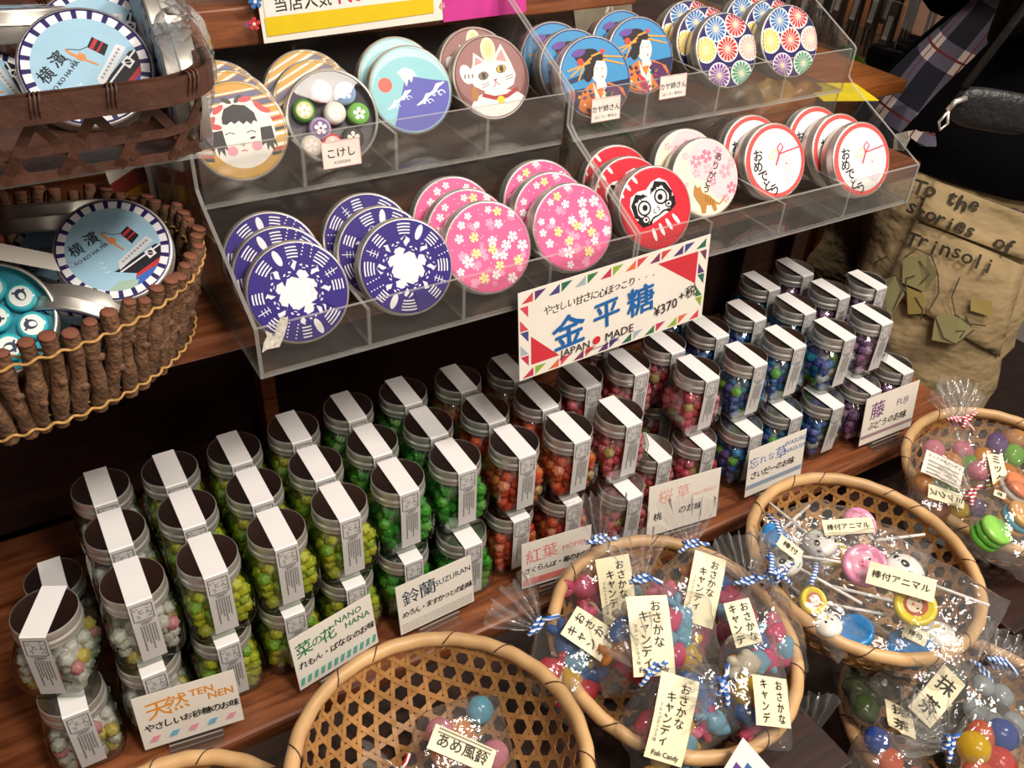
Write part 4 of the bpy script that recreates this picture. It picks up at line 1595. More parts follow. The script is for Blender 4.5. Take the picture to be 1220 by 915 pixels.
def card_sakura(A, w_, h_):
    c_ = '#eaa49a'
    A.text('桜', -.27 * w_, h_ * .73, h_ * .30, c_, .06, .0)
    A.text('草', -.02 * w_, h_ * .74, h_ * .28, c_, .06, .0)
    A.text('SAKURASO', .28 * w_, h_ * .62, h_ * .10, c_, .06, .0)
    A.text('桃', -.36 * w_, h_ * .36, h_ * .17, '#221f1e', .0, .02)
    A.jotted('のお味', .1 * w_, h_ * .36, h_ * .16, '#221f1e', .0, .02, 1.0, 5)


def card_wasure(A, w_, h_):
    c_ = '#3a66ae'
    for ch, x, s_ in (('忘', -.40, .25), ('れ', -.24, .18), ('な', -.10, .18), ('草', .07, .30)):
        A.text(ch, x * w_, h_ * .70, h_ * s_, c_, .05)
    A.text('WASURE', .31 * w_, h_ * .84, h_ * .13, c_, .0, .004)
    A.text('NAGUSA', .33 * w_, h_ * .68, h_ * .13, c_, .0, .004)
    A.jotted('さいだーのお味', -.05 * w_, h_ * .42, h_ * .17, '#221f1e', .0, .02, .9, 6, w_ * .94)
    A.poly([(-.49 * w_, h_ * .15), (.49 * w_, h_ * .15), (.49 * w_, h_ * .25), (-.49 * w_, h_ * .25)], '#a9b6c6')
    for k in range(22):
        x = (-.48 + .043 * k) * w_
        A.line([(x, h_ * .155), (x + .03 * w_, h_ * .245)], h_ * .025, '#7d90a8')


def card_fuji(A, w_, h_):
    A.text('藤', -.25 * w_, h_ * .68, h_ * .38, '#6f3f7c', .05, .008)
    A.text('FUJI', .22 * w_, h_ * .66, h_ * .19, '#6f3f7c', .03, .004)
    A.jotted('ぶどうのお味', -.02 * w_, h_ * .37, h_ * .18, '#221f1e', .0, .02, .95, 7, w_ * .94)
    A.poly([(-.49 * w_, h_ * .13), (.49 * w_, h_ * .13), (.49 * w_, h_ * .2), (-.49 * w_, h_ * .2)], '#a58a90')


for bl, br, tl, fn, lab in [((173, 894), (291, 857), (153, 826), card_tennen, 'white card with orange brush title and pink and blue diamonds'), ((358, 823), (451, 765), (336, 755), card_nano, 'white card with green title and turquoise striped band'),
                            ((478, 757), (565, 716), (463, 703), card_suzu, 'white card with dark blue title and dotted band'), ((622, 702), (703, 677), (612, 635), card_momiji, 'white card with coral title and red striped band'),
                            ((770, 640), (853, 615), (765, 576), card_sakura, 'white card with pale pink title half hidden by a candy bag'), ((887, 593), (953.6, 565), (882.5, 533), card_wasure, 'white card with blue title and grey-blue hatched band'),
                            ((1023, 532), (1084.7, 507.5), (1019, 472), card_fuji, 'white card with purple title before the lilac jars')]:
    name_card(bl, br, tl, fn, lab)


# ------------------------------------------------------------------ twig basket with tins, on the raised shelf
TBC = Vector((-0.042, 0.112, UP))
TW_N = 70


def twig_mesh(seed, length):
    R = random.Random(seed)
    b = MB()
    pts, rad = [], []
    ph = R.uniform(0, 6)
    for i in range(9):
        t = i / 8
        pts.append((0.0016 * math.sin(ph + 5 * t), 0.0014 * math.cos(ph * 2 + 6 * t), t * length))
        rad.append(0.0056 * (1 + 0.10 * math.sin(ph + 9 * t)) * (1.18 if i in (2 + seed % 3, 6) else 1) * (0.92 + 0.1 * R.random()))
    b.tube(pts, rad, TWIG, 9, False)
    b.tube([pts[-1], (pts[-1][0], pts[-1][1], length + .0012)], [rad[-1], rad[-1] * .8], TWIG_C, 9, True)
    k = R.randrange(2, 6)
    b.tube([pts[k], (pts[k][0] + .003, pts[k][1] - .0075, pts[k][2] + .002)], [.0032, .0026], TWIG, 7, True)
    return b.mesh('twig', True)


TWIGS = [twig_mesh(i, 0.080 + 0.002 * (i % 4)) for i in range(7)]
t = thing('twig_basket', 'oval basket of bark twigs holding blue tins on the raised shelf', 'basket', TBC)


def oval(a, k, z):
    return Vector((0.160 * k * math.cos(a), 0.122 * k * math.sin(a), z))


for i in range(TW_N):
    a = 2 * PI * i / TW_N
    lo, hi = oval(a, 0.86, 0.001), oval(a, 1.0, 0.078)
    d = (hi - lo).normalized()
    out = Vector((math.cos(a), math.sin(a), 0))
    x = d.cross(out).normalized()
    M = Matrix.Translation(lo) @ Matrix((x, x.cross(d) * -1, d)).transposed().to_4x4() @ Matrix.Rotation(0.3 * math.sin(i * 5), 4, 'Z')
    put('twig', TWIGS[i % 7], t, M)
b = MB()
for k, z in ((0.985, .069), (0.885, .0075)):
    for s in (-1, 1):
        pts = []
        for i in range(TW_N * 6 + 1):
            a = 2 * PI * i / (TW_N * 6)
            off = s * 0.0068 * math.cos(TW_N / 2 * a * 1.0)
            p = oval(a, k, z + .0012 * math.sin(TW_N * a))
            o = Vector((math.cos(a), math.sin(a), 0))
            pts.append(p + o * (s * .0055 + 0.0012 * math.cos(TW_N * a)))
        b.tube(pts, .0011, TWINE, 5, False)
b.build('twine_binding', t, True)
b = MB()
b.add([oval(2 * PI * i / 40, 0.86, .003) for i in range(40)], [tuple(range(40))], TWIG)
b.build('basket_floor', t)

# ------------------------------------------------------------------ clear riser plate and the dark hexagon-weave basket on it
HX0, HX1, HY0, HY1, HZ = -0.34, 0.108, -0.030, 0.20, 0.5065
t = thing('acrylic_riser', 'clear acrylic riser plate carrying the dark woven basket', 'display stand', (-.1, .1, UP))
b = MB()
T = Matrix.Translation((.1, -.1, -UP))
b.box((HX0, HY0 + .004, HZ - .003), (HX1 + .004, .262, HZ), ACRYL, T, ACRYL_E, 2)
b.build('plate', t)
for x in (HX0 + .02, HX1 + .006):
    b = MB()
    b.box((x, .256, UP), (x + .004, .262, HZ - .004), ACRYL, T, ACRYL_E, 0)
    b.build('leg', t)


def strip_mesh(b, pts, width_dirs, wd, m):
    """ribbon along pts, width direction given per point"""
    v = []
    for p, q in zip(pts, width_dirs):
        v += [p - q * wd / 2, p + q * wd / 2]
    b.add(v, [(2 * i, 2 * i + 1, 2 * i + 3, 2 * i + 2) for i in range(len(pts) - 1)], m)


def solid(o, th):
    s = o.modifiers.new('thickness', 'SOLIDIFY')
    s.thickness = th
    s.offset = 0
    return o


t = thing('woven_basket', 'dark brown hexagon-weave basket with banded rim, tins showing inside', 'basket', ((HX0 + HX1) / 2, (HY0 + HY1) / 2, HZ))
T = Matrix.Translation((-(HX0 + HX1) / 2, -(HY0 + HY1) / 2, -HZ))
CR = 0.03
HH = 0.046


def perim(u):
    """rounded rectangle: distance along the wall to point and outward normal"""
    segs = [((HX0 + CR, HY0), (HX1 - CR, HY0)), (HX1 - CR, HY0 + CR, -PI / 2), ((HX1, HY0 + CR), (HX1, HY1 - CR)), (HX1 - CR, HY1 - CR, 0),
            ((HX1 - CR, HY1), (HX0 + CR, HY1)), (HX0 + CR, HY1 - CR, PI / 2), ((HX0, HY1 - CR), (HX0, HY0 + CR)), (HX0 + CR, HY0 + CR, PI)]
    for s in segs:
        if isinstance(s[0], tuple):
            a, c = Vector((*s[0], 0)), Vector((*s[1], 0))
            L_ = (c - a).length
            if u <= L_:
                d = (c - a) / L_
                return a + d * u, Vector((d.y, -d.x, 0)), d
            u -= L_
        else:
            L_ = CR * PI / 2
            if u <= L_:
                g = s[2] + u / CR
                n = Vector((math.cos(g), math.sin(g), 0))
                return Vector((s[0], s[1], 0)) + n * CR, n, Vector((-n.y, n.x, 0))
            u -= L_
    return perim(0)


PER = 2 * (HX1 - HX0 - 2 * CR) + 2 * (HY1 - HY0 - 2 * CR) + 2 * PI * CR


def wallp(u, v, off=0.0):
    p, n, d = perim(u % PER)
    return T @ (p + n * (off + 0.010 * v / HH) + Vector((0, 0, HZ + v)))


b = MB()
P_ = 0.0300
for s in (1, -1):
    n_ = int(PER / P_)
    for k in range(n_):
        u0 = k * PER / n_ + (0 if s > 0 else P_ / 2)
        pts, wds = [], []
        for i in range(9):
            v = .001 + (HH - .002) * i / 8
            u = u0 + s * v * 0.62
            pts.append(wallp(u, v, .0008 * s + .0008 * math.sin(i * 1.6 + k)))
            p, n, d = perim(u % PER)
            wds.append((d * .87 - Vector((0, 0, s * .5))).normalized())
        strip_mesh(b, pts, wds, .0056, RATTAN_D)
for v in (0.003, 0.0185):
    pts = [wallp(PER * i / 200, v, .0004 * (-1) ** i) for i in range(201)]
    strip_mesh(b, pts, [Vector((0, 0, 1))] * 201, .0052, RATTAN_D)
solid(b.build('weave', t), .0010)
b = MB()
for off in (-.0024, .0040):
    pts = [wallp(PER * i / 200, HH - .002, off) for i in range(201)]
    strip_mesh(b, pts, [Vector((0, 0, 1))] * 201, .0145, RATTAN_D)
solid(b.build('rim_band', t), .0022)
for k in range(34):
    b = MB()
    u = (k + .5) * PER / 34
    for j in range(3):
        pts = []
        for i in range(13):
            g = 2 * PI * i / 12
            pts.append(wallp(u + .0022 * j + .004 * math.sin(g) * .4, HH - .002 + .0090 * math.sin(g), .0008 + .0052 * math.cos(g)))
        b.tube(pts, .00075, RATTAN_D, 5, False)
    b.build('rim_lashing', t, True)
b = MB()
b.box((HX0 + .004, HY0 + .004, HZ + .0008), (HX1 - .004, HY1 - .004, HZ + .0022), RATTAN_D, T)
b.build('basket_floor', t)

CAMDIR = lambda P: (CAM_C - P).normalized()


def loose_tin(px, D, n, label, roll=0.0, kind='yokohama'):
    P = at_depth(px, D)
    n = Vector(n) if not isinstance(n, (int, float)) else CAMDIR(P)
    return tin(kind, P, n, label, 'harbour tins in the baskets', roll)


loose_tin((135, 297), .64, (-.12, -.62, .78), 'harbour tin lying face up over the twig basket edge', -.18)
loose_tin((62, 242), .70, (.10, .42, .9), 'harbour tin lying nearly flat at the back of the twig basket', .2)
loose_tin((62, 312), .715, (-.5, -.55, .67), 'harbour tin half buried behind the face-up one in the twig basket', .3)
loose_tin((97, 402), .648, (-.50, -.72, -.45), 'silver-sided harbour tin tipped face down in the twig basket', .4)
loose_tin((5, 322), .66, (.45, .35, .82), 'bare silver tin edge carrying a white sticker in the twig basket', 1.0)
loose_tin((103, 79), .565, (-.08, -.72, .69), 'large harbour tin leaning upright in the dark basket', .08)
loose_tin((118, 52), .605, (-.08, -.74, .67), 'harbour tin tucked behind the upright one in the dark basket', .5)
loose_tin((8, 8), .60, (.05, .2, .97), 'harbour tin lying flat at the top of the dark basket', .3)
loose_tin((0, 118), .575, (.25, -.55, .8), 'silver-rimmed harbour tin tilted low in the dark basket', .7)
loose_tin((172, 50), .605, (-.98, .02, -.02), 'harbour tin on edge, silver side out, in the dark basket', 0)
loose_tin((197, 108), .580, (-.97, .12, -.04), 'harbour tin on edge in a clear bag at the dark basket end', 0)
# sticker on the silver tin
flat_sign('price_sticker', at_depth((33, 306), .612), Vector((.8, .2, -.5)), Vector((-.3, .6, .6)), .046, .014, .0004, None, 'white paper sticker on the bare silver tin', 'sticker')
# teal candies under a window lid
Pp = at_depth((-10, 380), .60)
t = thing('candy_tin', 'window-lid tin of teal penguin candies at the twig basket rim', 'tin', tin_frame(Pp, Vector((-.05, -.72, .70))), 'harbour tins in the baskets')
put('tin_base', TIN_B, t)
b = MB()
b.lathe([(TR - .001, .0112), (TR - .0001, .0108), (TR + .0003, .0114), (TR, .0122), (TR - .0002, .0190), (TR - .001, .0206), (TR - .0022, .0209), (TR - .003, .0203), (TR - .003, .0195)], STEEL, 56)
b.build('window_lid', t, True)
b = MB()
b.lathe([(TR - .0012, .0115), (0, .0085)], flat('#2a93a6'), 40)
b.build('inner_floor', t)
MT = t.matrix_world.copy()
for i, (x, y) in enumerate([(.55, .35), (.62, -.22), (.1, .62), (.05, .05), (.15, -.55), (-.45, .3), (-.4, -.3)]):
    o = round_candy('rolled_candy', MT @ Matrix.Translation((x * .036, y * .036, .0100)) @ Matrix.Rotation(i * 1.1, 4, 'Z'), .0100, .0075, '#3fb4c4', '#e6efec', 'teal rolled candy with dark bird under the window lid', 'teal rolled candies', 0)
    A = Art()
    A.ell(0, .1, .34, .42, '#2c3a52', .3, n=14)
    A.ell(.05, .0, .18, .26, '#e6efec', .3, n=12)
    A.line([(-.5, .3), (-.2, .2), (.3, .45)], .14, '#2c3a52')
    put('candy_picture', A.mesh('candy_picture', lambda x_, y_, h: Vector((x_ * .0100, y_ * .0100, .0079 + h)), .3), o)


# ------------------------------------------------------------------ round bamboo baskets
def bowl_profile(Rr, H, base=0.062):
    pts = [(0, 0.002), (base * .5, 0.002), (base, 0.003)]
    for i in range(1, 13):
        f = math.radians(72) * i / 12
        pts.append((base + (Rr - base) * math.sin(f) / math.sin(math.radians(72)), 0.003 + (H - .003) * (1 - math.cos(f)) / (1 - math.cos(math.radians(72)))))
    return pts


def bamboo_basket(P, D, H, tilt, label, seed=0, pitch=0.0195, base=0.062):
    Rr = D / 2 - .007
    t = thing('bamboo_basket', label, 'basket', Matrix.Translation(P - Vector((0, 0, H))), 'round bamboo baskets of candy bags')
    n = Vector((tilt[0], tilt[1], 1)).normalized()
    q = Vector((0, 0, 1)).rotation_difference(n).to_matrix().to_4x4()
    t.matrix_world = Matrix.Translation(P) @ q @ Matrix.Translation((0, 0, -H))
    prof = bowl_profile(Rr, H, base)
    L_ = [0]
    for a, c in zip(prof[:-1], prof[1:]):
        L_.append(L_[-1] + math.hypot(c[0] - a[0], c[1] - a[1]))
    S = L_[-1]

    def mp(x, y):
        s = math.hypot(x, y)
        s2 = min(s, S)
        for i in range(len(L_) - 1):
            if s2 <= L_[i + 1] + 1e-9:
                f = (s2 - L_[i]) / (L_[i + 1] - L_[i])
                r = prof[i][0] + f * (prof[i + 1][0] - prof[i][0])
                z = prof[i][1] + f * (prof[i + 1][1] - prof[i][1])
                dr, dz = prof[i + 1][0] - prof[i][0], prof[i + 1][1] - prof[i][1]
                break
        k = r / s if s > 1e-6 else 1
        nl = math.hypot(dr, dz)
        nn = Vector((-dz / nl * x / (s or 1), -dz / nl * y / (s or 1), dr / nl))
        return Vector((x * k, y * k, z)), nn
    b = MB()
    sp = pitch * math.sqrt(3) / 2
    wd = .0042
    for fam in range(3):
        th = fam * PI / 3 + .26 + seed
        d, nrm = (math.cos(th), math.sin(th)), (-math.sin(th), math.cos(th))
        K = int(S / sp) + 1
        for k in range(-K, K):
            o = (k + .5) * sp
            if abs(o) >= S * .985:
                continue
            half = math.sqrt(S * S - o * o)
            m_ = max(4, int(2 * half / .0075))
            v = []
            for i in range(m_ + 1):
                u = -half + 2 * half * i / m_
                off = .0007 * math.sin(u / pitch * 2 * PI + k * PI + fam * 2.1) + .0004 * (fam - 1)
                for e_ in (-wd / 2, wd / 2):
                    p, nn = mp(d[0] * u + nrm[0] * (o + e_), d[1] * u + nrm[1] * (o + e_))
                    v.append(p + nn * off)
            b.add(v, [(2 * i, 2 * i + 1, 2 * i + 3, 2 * i + 2) for i in range(m_)], BAMBOO_W)
    solid(b.build('weave', t), .0009)
    # stiffening hoops and the wrapped rim
    b = MB()
    rt = .0068
    seg, cs = 140, 10
    V, F = [], []
    for i in range(seg):
        a = 2 * PI * i / seg
        for j in range(cs):
            g = 2 * PI * j / cs
            rr = rt * (1 + .05 * math.sin(g * 1 + 26 * a) + .03 * math.sin(5 * a + 2 * g))
            V.append(((Rr + rr * math.cos(g) * .9) * math.cos(a), (Rr + rr * math.cos(g) * .9) * math.sin(a), H + rr * math.sin(g)))
    for i in range(seg):
        for j in range(cs):
            F.append((i * cs + j, ((i + 1) % seg) * cs + j, ((i + 1) % seg) * cs + (j + 1) % cs, i * cs + (j + 1) % cs))
    b.add(V, F, BAMBOO)
    rim = b.build('rim', t, True)
    b = MB()
    for k in range(13):
        a0 = 2 * PI * (k + .3 * math.sin(k * 3 + seed)) / 13
        pts = []
        for i in range(11):
            g = -.6 + 3.6 * i / 10
            a = a0 + .16 * i / 10
            pts.append(((Rr + (rt + .0002) * math.cos(g) * .92) * math.cos(a), (Rr + (rt + .0002) * math.cos(g) * .92) * math.sin(a), H + (rt + .0002) * math.sin(g)))
        b.tube(pts, .0006, RATTAN_D, 4, False)
    b.build('rim_lashing', rim, True)
    return t


CF = lambda P, k: CAM_C + k * (Vector(P) - CAM_C)
BA = CF((0.176, -0.207, 0.055), .96)
BB = CF((0.432, -0.194, 0.031), .965)
BC = CF((0.662, -0.217, 0.043), .985)
BD = CF((0.977, -0.179, -0.005), .945)
BE = Vector((0.658, -0.380, -0.033))
bamboo_basket(BA, .240, .074, (.017, .022), 'almost empty round bamboo basket with one bag at its bottom', 0.0)
bamboo_basket(BB, .241, .055, (.048, -.118), 'bamboo basket heaped with bags of translucent fish candy', 0.4)
bamboo_basket(BC, .246, .066, (.035, -.088), 'tilted bamboo basket of animal lollipop bags', 0.9, base=.07)
bamboo_basket(BD, .236, .070, (-.058, -.083), 'bamboo basket of mixed fruit candy bags with red ties', 1.3)
bamboo_basket(BE, .250, .070, (.034, .053), 'bamboo basket of dark green tea candy bags under the lollipop basket', 0.2)
BF = Vector((-0.030, -0.199, 0.050))
bamboo_basket(BF, .205, .045, (0, 0), 'small bamboo basket barely showing its rim beside the almost empty one', 0.6)

# ------------------------------------------------------------------ candy bags
TIE_B = stripes_mat('blue_white_tie', '#1f66c4', '#eef2f6', 105.0)
TIE_R = stripes_mat('red_white_tie', '#cf2038', '#f6eeee', 105.0)
SWEET = {}


def sweet(h):
    if h not in SWEET:
        SWEET[h] = pm('sugar_' + h.lstrip('#'), h, 0.22, var=0.14, vscale=70, coat=0.25)
    return SWEET[h]


def jelly(h):
    """clear boiled sugar: lets part of the light through"""
    k = 'jelly_' + h.lstrip('#')
    if k in MATS:
        return MATS[k]
    m, nt, out = new_mat(k)
    p = N(nt, 'ShaderNodeBsdfPrincipled')
    p.inputs['Base Color'].default_value = (*lin(h), 1)
    p.inputs['Roughness'].default_value = .16
    tl = N(nt, 'ShaderNodeBsdfTranslucent')
    nz = N(nt, 'ShaderNodeTexNoise')
    nz.inputs['Scale'].default_value = 90
    tc = N(nt, 'ShaderNodeTexCoord')
    nt.links.new(tc.outputs['Object'], nz.inputs[0])
    rp = N(nt, 'ShaderNodeValToRGB')
    c = lin(h)
    rp.color_ramp.elements[0].color = (*[x * .75 for x in c], 1)
    rp.color_ramp.elements[1].color = (*[min(1, x * 1.25) for x in c], 1)
    nt.links.new(nz.outputs['Fac'], rp.inputs[0])
    nt.links.new(rp.outputs[0], p.inputs['Base Color'])
    nt.links.new(rp.outputs[0], tl.inputs[0])
    mx = N(nt, 'ShaderNodeMixShader')
    mx.inputs[0].default_value = .55
    nt.links.new(p.outputs[0], mx.inputs[1])
    nt.links.new(tl.outputs[0], mx.inputs[2])
    nt.links.new(mx.outputs[0], out.inputs[0])
    MATS[k] = m
    return m


def bag_frame(px, z, npx, zn, face):
    Pc, Pn = at(px, 2, z), at(npx, 2, zn)
    y = (Pn - Pc).normalized()
    f = Vector(face)
    zv = (f - y * f.dot(y)).normalized()
    x = y.cross(zv)
    return Matrix.Translation(Pc) @ Matrix((x, y, zv)).transposed().to_4x4(), (Pn - Pc).length


def film_mesh(w_, half, t_, seed, fan=0.042, fanw=0.036):
    R = random.Random(seed)
    off = Vector((R.uniform(0, 50), R.uniform(0, 50), 0))
    seg = 44
    V, F = [], []
    rows = []
    for i in range(17):
        f = i / 16
        y = -half + 2 * half * f
        if f < .06:
            wx, tz = w_ / 2 * (.97 + .02 * f), t_ / 2 * (.10 + f * 5)
        elif f < .66:
            wx, tz = w_ / 2, t_ / 2 * min(1, .42 + (f - .06) * 3.2)
        else:
            g = (f - .66) / .34
            s = (1 - g) ** 0.9
            wx, tz = w_ / 2 * (.085 + .915 * (s * s * (3 - 2 * s))), t_ / 2 * (.22 + .78 * s)
        rows.append((y, wx, tz))
    for y, wx, tz in rows:
        for k in range(seg):
            u, v = sup(2 * PI * k / seg, 2.6)
            p = Vector((u * wx, y, v * tz))
            nz = noise.noise(p * 55 + off) * .0032 + noise.noise(p * 130 + off) * .0012
            s = min(1, wx / (w_ / 2) + .15)
            V.append(p + Vector((nz * s, nz * .5 * s, nz * 1.3 * s)))
    for i in range(len(rows) - 1):
        for k in range(seg):
            a, b_ = i * seg + k, i * seg + (k + 1) % seg
            F.append((a, b_, b_ + seg, a + seg))
    F.append(tuple(range(seg))[::-1])
    b = MB()
    b.add(V, F, FILM)
    body = smooth_by_angle(b.mesh('film'), 50)
    b = MB()
    V, F = [], []
    nf = 34
    ymax = half
    for i in range(7):
        f = i / 6
        for k in range(nf + 1):
            a = -1 + 2 * k / nf
            ww = .0045 + (fanw - .0045) * f ** .8
            arc = (1 - a * a) * .25 * fan * f
            pleat = (.0010 + .0040 * f) * math.sin(k * 1.05 + seed) + .012 * f * noise.noise(Vector((a * 2, seed, 0)))
            V.append((a * ww + .002 * f * R.uniform(-1, 1), ymax + fan * f * (.82 + .18 * R.random() * (i == 6)) + arc * .6, pleat + .010 * f * f))
    for i in range(6):
        for k in range(nf):
            a = i * (nf + 1) + k
            F.append((a, a + 1, a + nf + 2, a + nf + 1))
    b.add(V, F, FAN)
    return body, b.mesh('ruffle', True)


def tie_mesh(half, mat, seed):
    R = random.Random(seed)
    b = MB()
    for q in range(2):
        pts = [(.0068 * math.cos(g * PI / 8), half + .0022 * (q - .5) * 2 + .0006 * math.sin(g), .0062 * math.sin(g * PI / 8)) for g in range(17)]
        b.tube(pts, .0019, mat, 6, False)
    for s in (-1, 1):
        a = R.uniform(-.5, .5)
        b.tube([(s * .005, half, .006), (s * .009, half - .002 + .004 * a, .008), (s * (.013 + .005 * R.random()), half + .010 * a - .004, .006)], .0021, mat, 6)
    return b.mesh('twist_tie', True)


def bag(px, z, npx, zn, w_, t_, label, tie='blue', face=(-.12, -.45, .88), half=None, fan=.042, fanw=.034, seed=1, cat='candy bag', group='cellophane bags of candy'):
    M, d = bag_frame(px, z, npx, zn, face)
    half = half or d
    o = thing('candy_bag', label, cat, M, group)
    body, ruf = film_mesh(w_, half, t_, seed, fan, fanw)
    put('film', body, o)
    if fan:
        put('ruffle', ruf, o)
    if tie:
        put('twist_tie', tie_mesh(half, TIE_B if tie == 'blue' else TIE_R, seed), o)
    bvh = BVHTree.FromPolygons([v.co.copy() for v in body.vertices], [tuple(p.vertices) for p in body.polygons])
    return o, M, bvh, half


def bag_label(bg, px, upx, w_, h_, art, name='bag_label', mat=None, lift=.0012, label=None):
    """paper label stuck to the upper side of the bag film"""
    o, M, bvh, half = bg
    Mi = M.inverted()
    C0 = Mi @ CAM_C

    def hit(q):
        P = Mi @ at_depth(q, 1.0)
        r = bvh.ray_cast(C0, (P - C0).normalized())
        if r[0] is not None:
            return r[0]
        d = P - C0
        return C0 + d * ((.012 - C0.z) / d.z)
    p = hit(px)
    d = Mi @ at_depth(upx, 1.0) - C0
    q = C0 + d * ((p.z - C0.z) / d.z)
    ud = Vector((q.x - p.x, q.y - p.y, 0)).normalized()
    rd = Vector((ud.y, -ud.x, 0))

    def mp(x, y, h):
        a = p + rd * x + ud * y
        r = bvh.ray_cast(Vector((a.x, a.y, .2)), Vector((0, 0, -1)))
        zz = r[0].z if r[0] is not None else p.z - .004
        zz = .22 * zz + .78 * p.z + .0010
        return Vector((a.x, a.y, zz + lift + h))
    nx, ny = 6, 10
    V = [mp(-w_ / 2 + w_ * i / nx, -h_ / 2 + h_ * j / ny, 0) for j in range(ny + 1) for i in range(nx + 1)]
    F = [(j * (nx + 1) + i, j * (nx + 1) + i + 1, (j + 1) * (nx + 1) + i + 1, (j + 1) * (nx + 1) + i) for j in range(ny) for i in range(nx)]
    l = put(name, mesh_from(name, V, F, mat or CREAM, None, True), o)
    put('lettering', art.mesh('lettering', lambda x, y, h: mp(x, y, .0006 + h), .5), l)


INK = '#26231f'


def art_fishlabel(w_, h_, full=True):
    A = Art()
    A.column('おさかな', w_ * .18, h_ * .37, w_ * .27, INK, 1.0, bold=.01)
    A.column('キャンディ', -w_ * .14, h_ * .24, w_ * .27, INK, .95, bold=.01)
    A.column('フルーツミックス味', -w_ * .36, h_ * .12, w_ * .10, INK, 1.0)
    if full:
        A.text('Fish Candy', 0, -h_ * .43, w_ * .17, INK, 0, .012, .95)
    return A


def art_cols(cols, w_, h_, size, step=1.02, bold=.015):
    A = Art()
    n = len(cols)
    for i, c_ in enumerate(cols):
        x = (n / 2 - .5 - i) * w_ / n * .9
        A.column(c_, x, (len(c_) - 1) / 2 * size * step, size, INK, step, bold=bold)
    return A


def art_row(s, size, bold=.015, step=1.0):
    A = Art()
    n = len(s)
    for i, ch in enumerate(s):
        A.text(ch, (i - (n - 1) / 2) * size * step, 0, size, INK, 0, bold)
    return A


def fish_mesh(col, seed):
    R = random.Random(seed)
    v, f = ico(3)
    b = MB()
    off = Vector((seed * 3.1, 0, 0))
    body = []
    for p in v:
        k = 1 + .10 * noise.noise(p * 2.2 + off)
        q = Vector((p.x * .0165, p.y * .0112, p.z * .0088)) * k
        if p.x > .2:
            q.y *= 1 - .35 * (p.x - .2)
        if p.x < -.3:
            q.y *= 1 + 0.9 * (p.x + .3)
        body.append(q)
    b.add(body, f, jelly(col))
    for s in (-1, 1):
        c, d = math.cos(s * .62), math.sin(s * .62)
        V = []
        for p in v:
            x, y, z = -.0065 + p.x * .0078, p.y * .0044, p.z * .0052
            V.append(Vector((-.0125 + (x * c - y * d), (x * d + y * c), z)))
        b.add(V, f, jelly(col))
    b.add([Vector((-.001 + p.x * .0062, .0085 + p.y * .0050, p.z * .0045)) for p in v], f, jelly(col))
    return b.mesh('fish_candy', True)


FISHC = {'red': '#de3a50', 'pink': '#f08aa4', 'yellow': '#e6c32e', 'blue': '#3f7cc8', 'pale blue': '#8cc4dc', 'orange': '#f0a03c', 'clear': '#e2dccb', 'rose': '#ee5f8e'}
FISH = {k: [fish_mesh(c, i * 2 + j) for j in range(2)] for i, (k, c) in enumerate(FISHC.items())}


def fill_fish(bg, w_, t_, which, seed, where):
    o, M, bvh, half = bg
    R = random.Random(seed)
    n = len(which)
    cols = max(2, round(w_ / .031))
    spots = []
    rows = math.ceil(n / cols)
    for j in range(rows):
        for i in range(cols):
            spots.append(((i + .5) / cols - .5 + R.uniform(-.06, .06), (j + .5) / rows + R.uniform(-.05, .05), j % 2))
    for k, c_ in enumerate(which):
        sx, sy, lv = spots[k % len(spots)]
        ang = R.uniform(0, 6.28)
        sc = R.uniform(.82, 1.0)
        m = M @ Matrix.Translation((sx * w_ * .70, -half * .76 + sy * half * 1.10, t_ * R.uniform(-.10, .16))) @ Matrix.Rotation(ang, 4, 'Z') @ Matrix.Rotation(R.uniform(-.35, .35), 4, 'X') @ Matrix.Scale(sc, 4)
        f = put('fish_candy', FISH[c_][k % 2], None, m)
        tag(f, '%s translucent fish candy in the %s' % (c_, where), 'candy', 'fish candies in the %s' % where)


def Q(s):
    m = {'r': 'red', 'p': 'pink', 'y': 'yellow', 'b': 'blue', 'l': 'pale blue', 'o': 'orange', 'c': 'clear', 'R': 'rose'}
    return [m[c_] for c_ in s]


ZB = BB.z
FB = [
    # centre px, z, neck px, z neck, width, thick, label px, up px, w, h, colours, name
    ((723, 708), ZB - .002, (714, 642), ZB + .040, .098, .042, (734, 702), (726, 640), .034, .062, 'ryRoycrplRy', 'bag at the basket back with its neck against the coral card'),
    ((833, 715), ZB + .004, (823, 648), ZB + .038, .108, .044, (838, 702), (852, 640), .032, .066, 'pRprRlylRpob', 'bag at the basket back beside the lollipop basket'),
    ((680, 780), ZB + .012, (640, 745), ZB + .026, .098, .042, (703, 756), (680, 740), .030, .044, 'rblybRclyrbR', 'bag hanging over the rim with its neck towards the shelf'),
    ((908, 750), ZB + .004, (891, 692), ZB + .030, .070, .040, (884, 742), (876, 715), .026, .040, 'RRplbRlpR', 'bag with pink fish near the lollipop basket'),
    ((896, 822), ZB + .006, (856, 818), ZB + .024, .096, .042, (918, 836), (914, 800), .040, .040, 'byRpylRyobyc', 'bag with a squarish label at the basket front'),
    ((803, 850), ZB + .008, (775, 797), ZB + .034, .104, .044, (800, 856), (812, 800), .034, .068, 'yllcyRRpRrob', 'lowest bag with a tilted label'),
    ((778, 752), ZB + .034, (764, 690), ZB + .060, .112, .046, (775, 757), (769, 700), .037, .066, 'rrRyorllbcRl', 'topmost middle bag with an upright label'),
]
